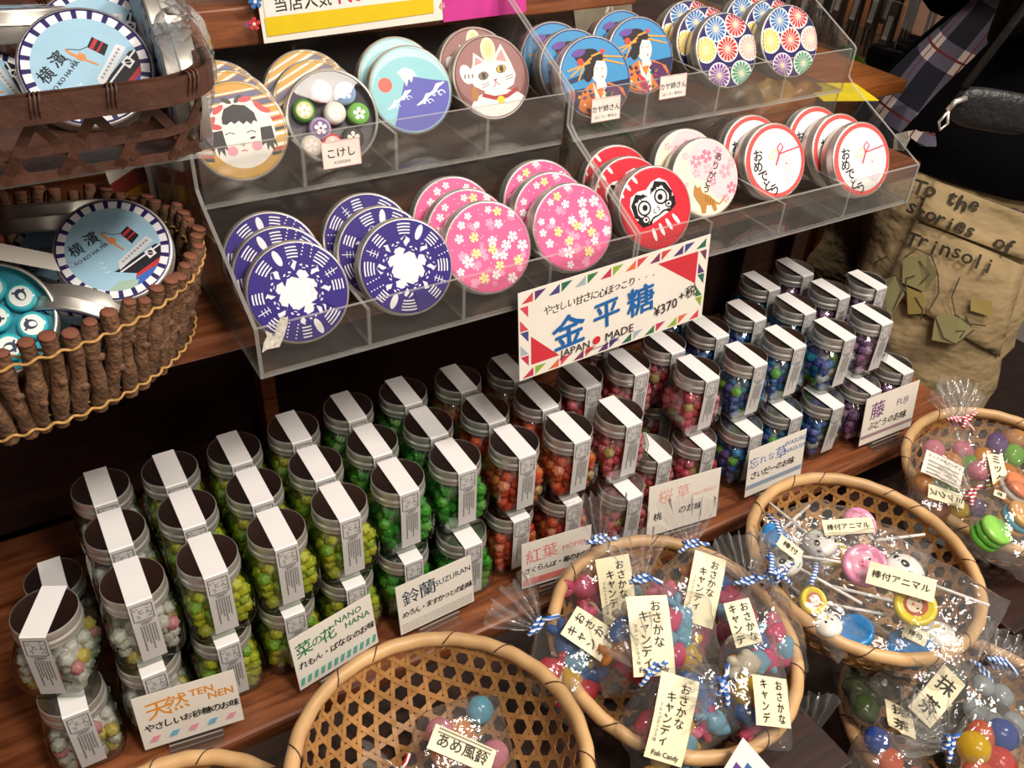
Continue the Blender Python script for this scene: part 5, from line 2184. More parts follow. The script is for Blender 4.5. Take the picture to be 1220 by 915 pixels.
for i, (c0, z, npx, zn, w_, t_, lp, lu, lw, lh, cols, nm) in enumerate(FB):
    bg = bag(c0, z, npx, zn, w_, t_, 'fish candy ' + nm, 'blue', seed=20 + i)
    art = art_fishlabel(lw, lh, i in (5, 6)) if lh > .05 else art_cols(['おさかな', 'キャンデ'], lw, lh, lh * .22)
    bag_label(bg, lp, lu, lw, lh, art)
    fill_fish(bg, w_, t_, Q(cols), 50 + i, ['bag touching the coral card', 'bag at the basket back', 'bag hanging over the rim', 'pink fish bag near the lollipops', 'bag with the squarish label', 'bag with the tilted label', 'topmost bag with the upright label'][i])

bg = bag((222, 72), .545, (222, 24), .585, .052, .030, 'crinkled clear bag around the tin at the dark basket end', None, (-.9, -.3, .2), seed=90, fan=.022, fanw=.018, cat='plastic bag', group='bags in the dark basket')
# the single bag left in the front basket
bg = bag((545, 905), BA.z - .052, (478, 925), BA.z - .045, .088, .036, 'clear bag of pastel candy alone in the almost empty basket', 'red', seed=40, fan=.03)
A = art_row('あめ風鈴', .0115)
for k in range(2):
    A.line([(-.024, .0052 + .003 * k), (.024, .0052 + .003 * k)], .0012, '#8a8470')
bag_label(bg, (550, 893), (557, 872), .056, .020, A, mat=CREAM)
ROUND = {}


def ball(col, r=.011, squash=.75, seed=0):
    k = (col, r, squash)
    if k not in ROUND:
        v, f = ico(3)
        b = MB()
        b.add([Vector((p.x, p.y, p.z * squash)) * r * (1 + .05 * noise.noise(p * 2 + Vector((seed, 0, 0)))) for p in v], f, jelly(col))
        ROUND[k] = b.mesh('round_candy', True)
    return ROUND[k]


def fill_balls(bg, w_, t_, items, seed, where, r=.012, up=.1):
    o, M, bvh, half = bg
    R = random.Random(seed)
    for k, (nm, col, u, v) in enumerate(items):
        m = M @ Matrix.Translation((u * w_ * .5, v * half, t_ * up * R.uniform(.2, 1))) @ Matrix.Rotation(R.uniform(-.5, .5), 4, 'X') @ Matrix.Rotation(R.uniform(0, 6), 4, 'Z')
        b = put('round_candy', ball(col, r), None, m)
        tag(b, '%s round candy in the %s' % (nm, where), 'candy', 'round candies in the %s' % where)


fill_balls(bg, .088, .036, [('orange', '#f0a868', .45, -.15), ('pale blue', '#7cc0d8', .75, -.6), ('pink', '#f0a4b4', -.5, -.1), ('cream', '#f0e0c8', -.6, -.6), ('pink', '#f0a4b4', -.1, -.65), ('cream', '#f0e0c8', .1, -.05), ('orange', '#f0a868', .15, .2), ('pale blue', '#7cc0d8', -.35, .25), ('pink', '#f0a4b4', .55, .2)], 3, 'pastel candy bag')


# --- lollipop bags
def lollipop(M, kind, rad, label, group):
    spec = {'panda': ('#eeebe6', 'dome'), 'bear': ('#43281c', 'disc'), 'pig': ('#ee93b8', 'disc'), 'chick': ('#e6d02a', 'disc'), 'blue': ('#2f8cd4', 'disc'), 'white': ('#eeeae2', 'dome')}[kind]
    t = thing('lollipop', label, 'lollipop', M, group)
    b = MB()
    if spec[1] == 'disc':
        b.lathe([(0, -.004), (rad * .8, -.004), (rad, -.001), (rad, .0025), (rad * .92, .0045), (rad * .80, .0052), (rad * .74, .0042), (0, .0042)], sweet(spec[0]), 32)
        zt = .0043
    else:
        b.lathe([(0, -.006), (rad * .7, -.005), (rad, 0), (rad * .93, .004), (rad * .72, .0072), (rad * .4, .0086), (0, .0090)], sweet(spec[0]), 32)
        zt = .0092
    b.build('candy_head', t, True)
    A = Art()
    dk = '#201a1c'
    if kind == 'panda':
        for s in (-1, 1):
            A.ell(s * .38, .12, .17, .22, dk, -s * .5, n=14)
            A.ell(s * .36, .16, .05, .06, '#f4f2ee', n=8)
            A.ell(s * .55, .52, .16, .14, dk, n=12)
        A.ell(0, -.12, .09, .06, dk, n=10)
        A.line([(-.12, -.26), (0, -.20), (.12, -.26)], .035, dk)
        A.poly([(-.25, -.62), (.25, -.62), (.18, -.82), (-.18, -.82)], '#3f9a4a')
    elif kind == 'bear':
        A.ell(0, -.02, .46, .42, '#c08a56', n=20)
        for s in (-1, 1):
            A.ell(s * .20, .12, .13, .15, '#e8c8a0', n=12)
            A.ell(s * .18, .12, .05, .06, dk, n=8)
        A.ell(0, -.16, .20, .12, '#e8c8a0', n=12)
        A.ell(0, -.12, .05, .04, dk, n=8)
    elif kind == 'pig':
        A.ell(0, 0, .62, .60, '#f3b0cb', n=24)
        A.ell(0, -.10, .26, .20, '#ee8fb4', n=16)
        for s in (-1, 1):
            A.ell(s * .09, -.10, .045, .07, '#b0506f', n=8)
            A.ell(s * .28, .18, .05, .06, dk, n=8)
            A.poly([(s * .3, .38), (s * .52, .54), (s * .52, .26)], '#e87aa4')
    elif kind == 'chick':
        A.ell(0, 0, .56, .56, '#b0562e', n=22)
        A.ell(0, -.06, .40, .36, '#f0dcc0', n=18)
        for s in (-1, 1):
            A.ell(s * .18, .10, .05, .07, dk, n=8)
        A.ell(0, -.12, .10, .06, '#d86a2a', n=8)
    elif kind == 'white':
        for s in (-1, 1):
            A.ell(s * .26, .10, .09, .10, dk, n=10)
        A.ell(0, -.2, .22, .12, '#e8c83a', n=12)
    if A.it:
        put('candy_face', A.mesh('candy_face', lambda x, y, h: Vector((x * rad, y * rad, zt * (1 if spec[1] == 'disc' else max(.4, 1 - .55 * (x * x + y * y))) + .0004 + h)), .25), t)
    b = MB()
    b.tube([(0, -rad * .6, 0), (0, -rad - .062, 0)], .0016, flat('#f2efe9'), 8)
    b.build('stick', t, True)
    return t


def bagM(bg):
    return bg[1]


ZC = BC.z
GL = 'lollipops in the tilted basket'
FACE_C = (-.2, -.42, .88)
bgs = []
bg = bag((1000, 655), ZC + .006, (902, 612), ZC + .012, .092, .034, 'upper clear bag of animal lollipops with panda and bear heads', None, FACE_C, half=.082, fan=0, seed=61)
bag_label(bg, (1010, 628), (1006, 612), .050, .017, art_row('棒付アニマル', .0072, .012))
M = bagM(bg)


def lolly_at(px, z, stick_px, kind, rad, label):
    P = at(px, 2, z)
    S_ = at(stick_px, 2, z - .004)
    y = (P - S_).normalized()
    zv = Vector(FACE_C)
    zv = (zv - y * zv.dot(y)).normalized()
    x = y.cross(zv)
    return lollipop(Matrix.Translation(P) @ Matrix((x, y, zv)).transposed().to_4x4(), kind, rad, label, GL)


lolly_at((977, 648), ZC + .012, (930, 610), 'panda', .018, 'white panda lollipop with green collar in the upper bag')
lolly_at((1026, 646), ZC + .012, (1075, 640), 'bear', .0165, 'dark brown bear lollipop in the upper bag')
lolly_at((1024, 625), ZC + .004, (985, 650), 'pig', .019, 'pink pig lollipop behind the cream label of the upper bag')
lolly_at((990, 660), ZC + .001, (1040, 690), 'chick', .017, 'yellow lollipop under the panda')
bg = bag((1062, 700), ZC + .020, (985, 655), ZC + .022, .100, .036, 'large clear bag of animal lollipops across the middle of the tilted basket', None, FACE_C, half=.092, fan=0, seed=62)
bag_label(bg, (1073, 694), (1077, 674), .060, .024, art_row('棒付アニマル', .0088, .014))
lolly_at((1030, 674), ZC + .024, (990, 668), 'pig', .0215, 'pink pig lollipop in the large middle bag')
lolly_at((1076, 684), ZC + .014, (1120, 700), 'panda', .021, 'white panda lollipop behind the long cream label')
lolly_at((1090, 722), ZC + .022, (1015, 704), 'chick', .0195, 'yellow ringed monkey lollipop in the large middle bag')
lolly_at((1117, 757), ZC - .012, (1075, 712), 'white', .016, 'small white and yellow lollipop at the basket front')
bg = bag((1062, 757), ZC - .020, (1005, 735), ZC - .018, .070, .026, 'clear bag of blue lollipops low at the front rim of the tilted basket', None, FACE_C, half=.052, fan=0, seed=63)
bag_label(bg, (1090, 757), (1096, 742), .022, .014, art_row('棒付', .0068, .012))
lolly_at((1083, 772), ZC - .016, (1040, 742), 'blue', .021, 'blue lollipop facing out at the front rim')
lolly_at((1018, 752), ZC - .010, (965, 715), 'blue', .018, 'blue lollipop slanted behind the front one')
bg = bag((945, 665), ZC + .022, (916, 690), ZC + .028, .066, .032, 'small clear lollipop bag with three blue striped ties', 'blue', FACE_C, half=.040, fan=.030, fanw=.022, seed=64)
bag_label(bg, (940, 654), (947, 640), .026, .017, art_row('棒付', .0085, .014))
lolly_at((936, 668), ZC + .022, (975, 690), 'panda', .0165, 'white panda lollipop in the small tied bag')
lolly_at((922, 640), ZC + .014, (950, 615), 'blue', .015, 'blue lollipop at the back of the small tied bag')
b = MB()
for a, c_ in [((914, 613), (931, 640)), ((916, 655), (918, 684)), ((972, 672), (966, 696))]:
    p, q = at(a, 2, ZC + .034), at(c_, 2, ZC + .038)
    b = MB()
    b.tube([p, (p + q) / 2 + Vector((.002, 0, .003)), q], .0024, TIE_B, 7)
    o = b.build('twist_tie', None, True)
    tag(o, 'loose blue and white paper tie lying on the small lollipop bag', 'tie', 'paper ties on the lollipop bags')
bg = bag((972, 728), ZC + .006, (948, 703), ZC + .014, .042, .026, 'narrow clear bag of lollipops along the rim beside the fish candy', 'blue', FACE_C, half=.046, fan=.026, fanw=.020, seed=65)
lolly_at((986, 746), ZC + .004, (955, 712), 'white', .0135, 'white lollipop in the narrow bag')
lolly_at((968, 716), ZC + .010, (1000, 722), 'chick', .0135, 'yellow lollipop in the narrow bag')

# --- mixed bags with red ties
ZD = BD.z
bg = bag((1135, 575), ZD + .008, (1140, 502), ZD + .042, .105, .040, 'clear bag of mixed round candy with red tie against the bamboo basket back', 'red', seed=71, fan=.05)
bag_label(bg, (1126, 592), (1150, 600), .017, .042, art_cols(['ミックス'], .017, .042, .010))
fill_balls(bg, .105, .040, [('orange', '#f0a23c', -.1, .25), ('light green', '#8fd04a', .25, .3), ('pink', '#f0a0b0', -.5, .4), ('cream', '#e6d6b0', .6, .1), ('orange', '#f0a850', -.7, -.2), ('yellow', '#e6cf3a', .1, -.4), ('brown', '#b06a3a', -.3, -.55), ('light green', '#8fd04a', -.15, -.05), ('violet', '#7a4a9a', .45, -.3), ('pink', '#f0a0b0', .1, .5)], 5, 'red-tied bag at the back', .0125, .22)
A = Art()
A.text('ミックスキャンディ', 0, .010, .0045, INK)
for k in range(4):
    A.line([(-.018, .003 - .005 * k), (.018, .003 - .005 * k)], .0016, '#9a968e')
bag_label(bg, (1122, 560), (1127, 540), .046, .030, A, mat=pm('info_paper', '#e6e0d4', .5), lift=.0018)
bg = bag((1193, 555), ZD + .020, (1150, 500), ZD + .046, .098, .042, 'clear bag of mixed candy with a long upright cream label', 'red', seed=72, fan=.045)
bag_label(bg, (1189, 566), (1180, 530), .019, .050, art_cols(['ミックス'], .019, .050, .0118))
fill_balls(bg, .098, .042, [('lilac banded', '#8a6aa0', .15, .35), ('tan', '#e0a868', .8, .3), ('violet', '#6a3a90', -.45, -.25), ('orange', '#f09a30', -.2, -.15), ('yellow', '#e6cf3a', -.7, -.35), ('dark', '#3a2a2c', .7, -.2), ('cream', '#ead9ba', .3, -.6), ('light green', '#8fd04a', .35, .05), ('orange', '#f0a23c', -.35, .25), ('pink', '#f0a0b0', -.75, .1)], 6, 'bag with the long label', .0135, .25)
bg = bag((1205, 625), ZD + .022, (1155, 590), ZD + .036, .100, .044, 'clear bag of big layered candies at the front of the mixed basket', 'red', seed=73, fan=.04)
bag_label(bg, (1190, 590), (1194, 575), .012, .008, art_row('味', .006))
for px, z, cols, nm in [((1212, 618), ZD + .030, ('#d8a05a', '#58b4d8', '#d8a05a'), 'tan candy with a blue waist band'), ((1208, 583), ZD + .030, ('#e8a050', '#f4efe6', '#e88a5a'), 'orange and cream layered candy'), ((1180, 636), ZD + .026, ('#62b83c', '#62b83c', '#8fd05a'), 'bright green wedge candy')]:
    P = at(px, 2, z)
    b = MB()
    for i, c_ in enumerate(cols):
        z0 = -.012 + .008 * i
        b.lathe([(0.0001, z0), (.0150, z0), (.0172, z0 + .002), (.0172, z0 + .006), (.0150, z0 + .008), (.0001, z0 + .008)], sweet(c_), 28)
    o = b.build('layered_candy', None, True, Matrix.Translation(P) @ Matrix.Rotation(.35, 4, 'X') @ Matrix.Rotation(.2, 4, 'Y'))
    tag(o, nm + ' in the mixed basket front bag', 'candy', 'layered candies')

# --- green tea bags and their neighbours
ZE = BE.z
DG = '#52633a'
bg = bag((1128, 838), ZE + .022, (1168, 800), ZE + .036, .120, .044, 'clear bag of dark green tea candy with the larger cream label', 'blue', seed=81, fan=.04)
bag_label(bg, (1116, 829), (1133, 808), .026, .056, art_cols(['抹茶'], .026, .056, .018, 1.45))
fill_balls(bg, .120, .044, [('dark green', DG, .7 * math.cos(k * 2.1) * (.4 + .12 * (k % 5)), .62 * math.sin(k * 1.7) - .2) for k in range(16)], 7, 'larger green tea bag', .0135, .2)
bg = bag((1062, 850), ZE + .010, (1085, 905), ZE + .030, .100, .040, 'clear bag of dark green tea candy with the smaller cream label', None, seed=82, fan=0)
bag_label(bg, (1071, 858), (1066, 836), .026, .040, art_cols(['抹茶'], .026, .040, .015, 1.3))
fill_balls(bg, .100, .040, [('dark green', DG, .7 * math.cos(k * 2.3), .55 * math.sin(k * 1.9) - .2) for k in range(12)], 8, 'smaller green tea bag', .0135, .2)
bg = bag((1192, 850), ZE + .034, (1190, 790), ZE + .048, .105, .040, 'clear bag of pale crystal candy at the green tea basket edge', 'blue', seed=83, fan=.03)
fill_balls(bg, .105, .040, [('pale crystal', '#b9c2c6', .7 * math.cos(k * 2.2), .6 * math.sin(k * 1.6) - .25) for k in range(9)], 9, 'crystal candy bag', .011, .2)
bg = bag((1168, 908), ZE + .036, (1128, 886), ZE + .046, .096, .040, 'clear bag of orange and red fruit candy with a blue tie', 'blue', seed=84, fan=.045)
fill_balls(bg, .100, .042, [('orange', '#f0703a', -.3, .1), ('orange', '#f0703a', .4, .2), ('red', '#e84a3a', .1, -.35), ('orange', '#f0803a', -.6, -.3), ('yellow', '#ecc83a', .1, .45), ('blue', '#3a62b8', .6, -.3), ('pale pink', '#f0b0a8', -.7, .3)], 10, 'orange fruit candy bag', .0145, .25)
bg = bag((1066, 915), ZE + .026, (1086, 880), ZE + .034, .076, .034, 'clear bag with an orange and a blue candy by the green tea rim', None, seed=85, fan=.035)
fill_balls(bg, .080, .034, [('orange', '#f0784a', -.2, .0), ('blue', '#3a5ab0', -.65, .2), ('cream', '#e8dcc8', .4, -.4), ('orange', '#f0905a', .5, .1)], 11, 'small orange and blue bag', .012, .2)
# bag standing between the fish basket and the green tea basket, and the colour-striped card under it
bg = bag((962, 925), -.045, (960, 882), -.020, .075, .036, 'clear bag with red striped tie between the fish and green tea baskets', 'red', seed=86, fan=.042, fanw=.030)
fill_balls(bg, .075, .036, [('cream', '#e8dcc8', -.4, -.2), ('pink', '#f0a0b0', .4, -.3), ('cream', '#e8dcc8', 0, .1)], 12, 'bag between baskets', .012, .2)
A = Art()
for i, c_ in enumerate(['#3f8a62', '#2f5f9a', '#5a3a8a', '#8a9a3a', '#c0503a']):
    for j in range(3):
        A.poly([(.012 + .008 * i - .03, -.012 + .008 * j), (.0195 + .008 * i - .03, -.012 + .008 * j), (.0195 + .008 * i - .03, -.0045 + .008 * j), (.012 + .008 * i - .03, -.0045 + .008 * j)], ['#3f8a62', '#2f5f9a', '#5a3a8a', '#d8dce0', '#7aa88a'][(i + 2 * j) % 5])
flat_sign('checked_card', at((880, 936), 2, BB.z + .004), Vector((.93, .38, 0)), Vector((-.3, .8, .5)), .070, .034, .0006, A, 'white card with checked green and violet corner under the fish basket front', 'card')

# ------------------------------------------------------------------ clutter behind the displays
def packet(name, px, y, w_, h_, col, label, cat, rot=0.0, clear=True, art=None):
    P = at(px, 1, y)
    return flat_sign(name, P, Vector((math.cos(rot), 0, math.sin(rot))), Vector((-math.sin(rot), .25, math.cos(rot))), w_, h_, .006, art, label, cat, pm('packet_' + col.lstrip('#'), col, .3, var=.3, vscale=25))


for px, y, w_, h_, col, lab, art in [((172, 222), .33, .06, .08, '#8a2a1c', 'red and gold printed packet in shadow behind the twig basket', 'fire'), ((207, 212), .30, .045, .10, '#6e5a50', 'pale clear packet hanging beside the acrylic side panel', None),
                                     ((268, 12), .56, .11, .10, '#141a3a', 'dark navy packet with a red line on the top shelf', 'line'), ((610, 45), .40, .07, .10, '#6a5a3a', 'clear packet with brown contents behind the beckoning cats', None),
                                     ((720, 22), .42, .09, .11, '#8a8070', 'pale clear packet behind the kimono tins', None)]:
    A = Art()
    if art == 'fire':
        A.poly([(-.028, -.02), (.03, -.005), (.03, .012), (-.028, -.004)], '#c8902a')
        A.poly([(-.03, .01), (.0, .02), (.03, .03), (.03, .038), (-.03, .036)], '#d8cfc4')
    elif art == 'line':
        A.poly([(-.05, -.045), (.05, -.035), (.05, -.028), (-.05, -.038)], '#c22f2f')
    else:
        A.line([(-.02, -.03), (.0, .0), (.02, .03)], .004, '#cfc8b8')
        A.line([(.01, -.03), (.015, .02)], .003, '#b8b0a0')
    packet('snack_packet', px, y, w_, h_, col, lab, 'packet', .1, art=A)
# plant-like green ribbon seen through the upper display
b = MB()
Pg = at((696, 152), 1, .25)
for k in range(5):
    a = -.5 + .3 * k
    q = [Pg + Vector((.012 * k - .02, .01 * k, -.02)), Pg + Vector((.012 * k - .02 + .03 * math.cos(a), .0, .006)), Pg + Vector((.012 * k + .05 * math.cos(a), .006, -.014 - .006 * k))]
    strip_mesh(b, [q[0], (q[0] + q[1]) / 2, q[1], (q[1] + q[2]) / 2, q[2]], [Vector((0, .6, .8))] * 5, .008, pm('green_ribbon', '#5a8a3a', .35, var=.2))
o = solid(b.build('green_ribbon'), .0006)
tag(o, 'green paper ribbon bow seen through the display under the kimono tins', 'ribbon')

# wooden counter running away behind the customer
t = thing('wooden_counter', 'orange-brown wooden counter behind the customer carrying racks', 'counter', (1.8, .85, -.75))
T = Matrix.Translation((-1.8, -.85, .75))
for lo, hi, nm in [((1.52, .45, -.75), (2.2, 1.25, .190), 'cabinet'), ((1.50, .44, .190), (2.2, 1.25, .215), 'counter_top'), ((1.505, .45, .02), (1.52, 1.25, .045), 'rail'), ((1.505, .62, -.75), (1.52, .66, .19), 'stile')]:
    b = MB()
    b.box(lo, hi, WOOD_O, T)
    b.build(nm, t)
# yellow wrapping sheet and snack bags under the far end of the display
Py = at((1000, 109), 2, UP + .0015)
flat_sign('yellow_sheet', Py, Vector((.9, -.35, 0)), Vector((.35, .9, 0)), .085, .075, .001, None, 'bright yellow paper sheet lying beyond the far end of the displays', 'paper', pm('yellow_paper', '#e6d01e', .5))
for k, (px, col, nm) in enumerate([((915, 122), '#c89a4a', 'golden snack bag under the far end of the upper tier'), ((955, 128), '#b07a2a', 'amber snack bag beside the golden one'), ((885, 135), '#8a6a3a', 'dim tan snack bag behind the red rimmed tins')]):
    P = at(px, 1, .325)
    b = MB()
    v, f = ico(3)
    b.add([Vector((p.x * .05, p.y * .022 * (1 - .5 * abs(p.x) ** 3), p.z * .038 * (1 - .4 * abs(p.x) ** 3))) + Vector((0, 0, 0)) + p * .006 * noise.noise(p * 4 + Vector((k, 0, 0))) for p in v], f, pm('snack_foil_%d' % k, col, .3, var=.5, vscale=40, bump=.6, bscale=50))
    o = b.build('snack_bag', None, True, Matrix.Translation(P) @ Matrix.Rotation(.3 * k, 4, 'Y'))
    tag(o, nm, 'packet')
# rack of chopstick packets
t = thing('acrylic_rack', 'clear rack of upright chopsticks on the wooden counter', 'rack', (1.62, .85, .215))
T = Matrix.Translation((-1.62, -.85, -.215))
for lo, hi, thn, nm in [((1.53, .56, .2155), (1.72, 1.15, .2185), 2, 'rack_floor'), ((1.53, .56, .2185), (1.533, 1.15, .335), 0, 'front_panel'), ((1.533, .56, .2185), (1.72, .563, .42), 1, 'side_panel'), ((1.533, 1.147, .2185), (1.72, 1.15, .42), 1, 'side_panel')]:
    b = MB()
    b.box(lo, hi, ACRYL, T, ACRYL_E, thn)
    b.build(nm, t)
R = random.Random(12)
for r in range(3):
    for k in range(13):
        y = .585 + .043 * k + .012 * (r % 2)
        x = 1.548 + .055 * r
        b = MB()
        cc = ['#3a241c', '#5a3026', '#241a1c', '#6a4436', '#3c3434'][(k + 2 * r) % 5]
        hgt = .24 + R.uniform(-.02, .03)
        for d in (0, .010):
            b.tube([(x, y + d, .219), (x + .004, y + d + R.uniform(-.002, .002), .219 + hgt)], [.0028, .0052], pm('lacquer_' + cc.lstrip('#'), cc, .16, var=.25), 8)
        o = b.build('chopsticks', None, True)
        tag(o, 'pair of dark lacquered chopsticks standing in the clear rack', 'chopsticks', 'chopsticks in the clear rack')
        if r == 0 or k % 3 == r:
            A = Art()
            A.ell(0, .052, .0085, .0095, '#d89a94', n=16)
            A.ell(0, .052, .0065, .0075, '#efd6ca', n=14)
            A.poly([(-.006, -.055), (.006, -.055), (.006, -.012), (-.006, -.012)], '#e4ded6')
            flat_sign('paper_sleeve', Vector((x - .010, y + .005, .33 + R.uniform(-.015, .015))), Vector((0, -1, 0)), Vector((.1, 0, 1)), .017, .13, .0006, A, 'narrow brown paper sleeve with round seal on racked chopsticks', 'packet', pm('sleeve_paper', '#5a4a42', .4), group='paper sleeves on the chopsticks')
# black lacquer box on a green cloth, tassel
PB = Vector((1.555, .535, .2405))
t = thing('lacquer_box', 'glossy black ribbed box resting on bright green paper', 'box', Matrix.Translation(PB) @ Matrix.Rotation(.15, 4, 'Z'))
BLK = pm('black_lacquer', '#121011', .12, var=.05)
b = MB()
b.box((-.065, -.080, -.018), (.095, .055, .016), BLK)
b.build('box_body', t)
for k in range(4):
    b = MB()
    b.tube([(-.05 + .042 * k, -.080, .017), (-.05 + .042 * k, .055, .017)], .007, BLK, 8)
    b.build('rib', t, True)
b = MB()
gp = pm('green_paper', '#6aa02a', .5)
M = Matrix.Translation((PB.x, PB.y, .2165)) @ Matrix.Rotation(.15, 4, 'Z')
V = [M @ Vector(p) for p in ((-.085, -.11, -.03), (.11, -.10, .0), (.11, .07, .0), (-.080, .075, .0), (-.085, .11, .05), (-.085, .0, .0))]
b.add(V, [(0, 1, 5), (1, 2, 3, 5), (5, 3, 4)], gp)
o = solid(b.build('green_paper'), .0008)
tag(o, 'bright green paper spread under the black lacquer box', 'paper')
PT = at((1045, 118), 0, 1.475)
b = MB()
b.tube([PT + Vector((0, 0, .030)), PT + Vector((0, 0, .020)), PT + Vector((0, 0, .010)), PT + Vector((.002, 0, -.032))], [.003, .010, .008, .019], pm('tassel_thread', '#8a8a34', .8, var=.4, vscale=150), 12)
o = b.build('silk_tassel', None, True)
tag(o, 'olive green tassel hanging over the counter edge', 'tassel')


# ------------------------------------------------------------------ the customer at the end of the shelf
SKIN = pm('skin', '#b8866a', .5, var=.08)
KHAKI = pm('khaki_cotton', '#98835f', .85, var=.14, vscale=9, bump=.6, bscale=13, bdist=.03, stretch=(1, 1, 1.6))
BLACKC = pm('black_knit', '#060608', .95, var=.2, spec=.12, bump=.2, bscale=90)
LEATH = pm('black_leather', '#121317', .46, var=.3, vscale=40, bump=.5, bscale=160)


def skin_body(name, pts, edges, radii, mat, sub=2, parent=None):
    me = bpy.data.meshes.new(name)
    me.from_pydata(pts, edges, [])
    o = bpy.data.objects.new(name, me)
    COL.objects.link(o)
    sk = o.modifiers.new('skin', 'SKIN')
    sk.use_smooth_shade = True
    for i, r in enumerate(radii):
        me.skin_vertices[0].data[i].radius = r if isinstance(r, tuple) else (r, r)
    me.skin_vertices[0].data[0].use_root = True
    s = o.modifiers.new('smooth', 'SUBSURF')
    s.levels = sub
    s.render_levels = sub
    dg = bpy.context.evaluated_depsgraph_get()
    m2 = bpy.data.meshes.new_from_object(o.evaluated_get(dg))
    bpy.data.objects.remove(o)
    m2.name = name
    m2.materials.clear()
    m2.materials.append(mat)
    m2.polygons.foreach_set('use_smooth', [True] * len(m2.polygons))
    return m2


FLZ = -0.75
# joints: pelvis, waist, chest, neck, head, shoulders, elbows, wrists, hips, knees, ankles, toes
J = [(1.37, .23, .20), (1.42, .21, .32), (1.53, .15, .52), (1.54, .14, .68), (1.52, .14, .84),
     (1.53, -.02, .60), (1.185, .145, .475), (1.36, .17, .68), (1.53, .32, .60), (1.46, .43, .42), (1.32, .30, .64),
     (1.40, .16, .12), (1.27, .13, -.26), (1.30, .13, -.68), (1.16, .12, -.73),
     (1.42, .34, .12), (1.38, .36, -.26), (1.42, .37, -.68), (1.28, .38, -.73)]
E_ = [(0, 1), (1, 2), (2, 3), (3, 4), (2, 5), (5, 6), (6, 7), (2, 8), (8, 9), (9, 10), (0, 11), (11, 12), (12, 13), (13, 14), (0, 15), (15, 16), (16, 17), (17, 18)]
RD = [.13, .12, .14, .055, .095, .062, .045, .030, .062, .045, .030, .088, .058, .042, .036, .088, .058, .042, .036]
body = skin_body('person', J, E_, RD, SKIN)
# fingers and thumb on each hand, grown as short chains
b = MB()
for v in body.vertices:
    pass
for wx, sgn in ((J[7], 1), (J[10], -1)):
    wv = Vector(wx)
    d = Vector((-.9, .15 * sgn, -.35)).normalized()
    side = d.cross(Vector((0, 0, 1))).normalized()
    nn = side.cross(d).normalized()
    b.tube([wv, wv + d * .035, wv + d * .085], [.026, .036, .034], SKIN, 12, True, .5)
    for k, (o_, L_) in enumerate(((-.027, .058), (-.009, .070), (.009, .074), (.027, .066))):
        p = wv + d * .080 + side * o_
        b.tube([p, p + d * L_ * .4 - nn * .006, p + d * L_ * .75 - nn * .018, p + d * L_ * .9 - nn * .034], [.0095, .009, .0082, .0068], SKIN, 8)
    p = wv + d * .025 - side * .030 * sgn
    b.tube([p, p + d * .025 - side * .022 * sgn, p + d * .055 - side * .024 * sgn - nn * .01], [.012, .011, .008], SKIN, 8)
hv, hf = b.v, b.f
# head shaping: nose, brow, ears, chin
hc = Vector((1.515, .14, .86))
hd = MB()
v, f = ico(4)
hvs = []
for p in v:
    q = Vector((p.x * .098, p.y * .076, p.z * .118))
    if p.x < -.5 and abs(p.y) < .22 and -.35 < p.z < .15:
        q.x -= .020 * (1 - abs(p.y) / .22) * (1 - abs(p.z + .12) / .27 if abs(p.z + .12) < .27 else 0)
    if p.x < -.55 and abs(abs(p.y) - .36) < .18 and abs(p.z - .12) < .12:
        q.x += .008
    if p.z < -.45:
        q.y *= .86
        q.x *= .92 if p.x > 0 else 1.0
    hvs.append(hc + q)
bm = bmesh.new()
bm.from_mesh(body)
for vs, fs in ((hv, hf), (hvs, f)):
    nv = [bm.verts.new(x) for x in vs]
    for q in fs:
        try:
            bm.faces.new([nv[i] for i in q]).smooth = True
        except ValueError:
            pass
bm.to_mesh(body)
bm.free()
rm = None
person = thing('person', 'person in khaki cargo trousers, plaid shirt and black top at the shelf end', 'person', (1.38, .25, FLZ))
INV = Matrix.Translation((-1.38, -.25, -FLZ))
pb = put('body', body, person, INV)
r_ = pb.modifiers.new('one_surface', 'REMESH')
r_.mode = 'VOXEL'
r_.voxel_size = .007
r_.use_smooth_shade = True
# facial marks and hair
b = MB()
for s in (-1, 1):
    b.lathe([(0, .003), (.007, .002), (.010, 0)], flat('#241c1a'), 12, Matrix.Translation(hc + Vector((-.086, s * .030, .012))) @ Matrix.Rotation(-PI / 2, 4, 'Y'))
    b.tube([hc + Vector((-.02, s * .074, .02)), hc + Vector((.0, s * .084, .0)), hc + Vector((-.01, s * .076, -.03))], [.008, .012, .007], SKIN, 8)
b.tube([hc + Vector((-.086, -.026, -.058)), hc + Vector((-.094, 0, -.060)), hc + Vector((-.086, .026, -.058))], [.003, .006, .003], flat('#9a5a50'), 8)
b.build('face', person, True, INV)
b = MB()
hair = []
keep = []
for i, p in enumerate(v):
    hair.append(hc + Vector((p.x * .108 + .006, p.y * .088, p.z * .128 + .004)))
fs = [q for q in f if all(v[i].x > -.35 or v[i].z > .45 for i in q) and all(v[i].z > -.65 for i in q)]
b.add(hair, fs, pm('dark_hair', '#1a1412', .5, var=.3, vscale=80, stretch=(1, 1, 6)))
b.build('hair', person, True, INV)

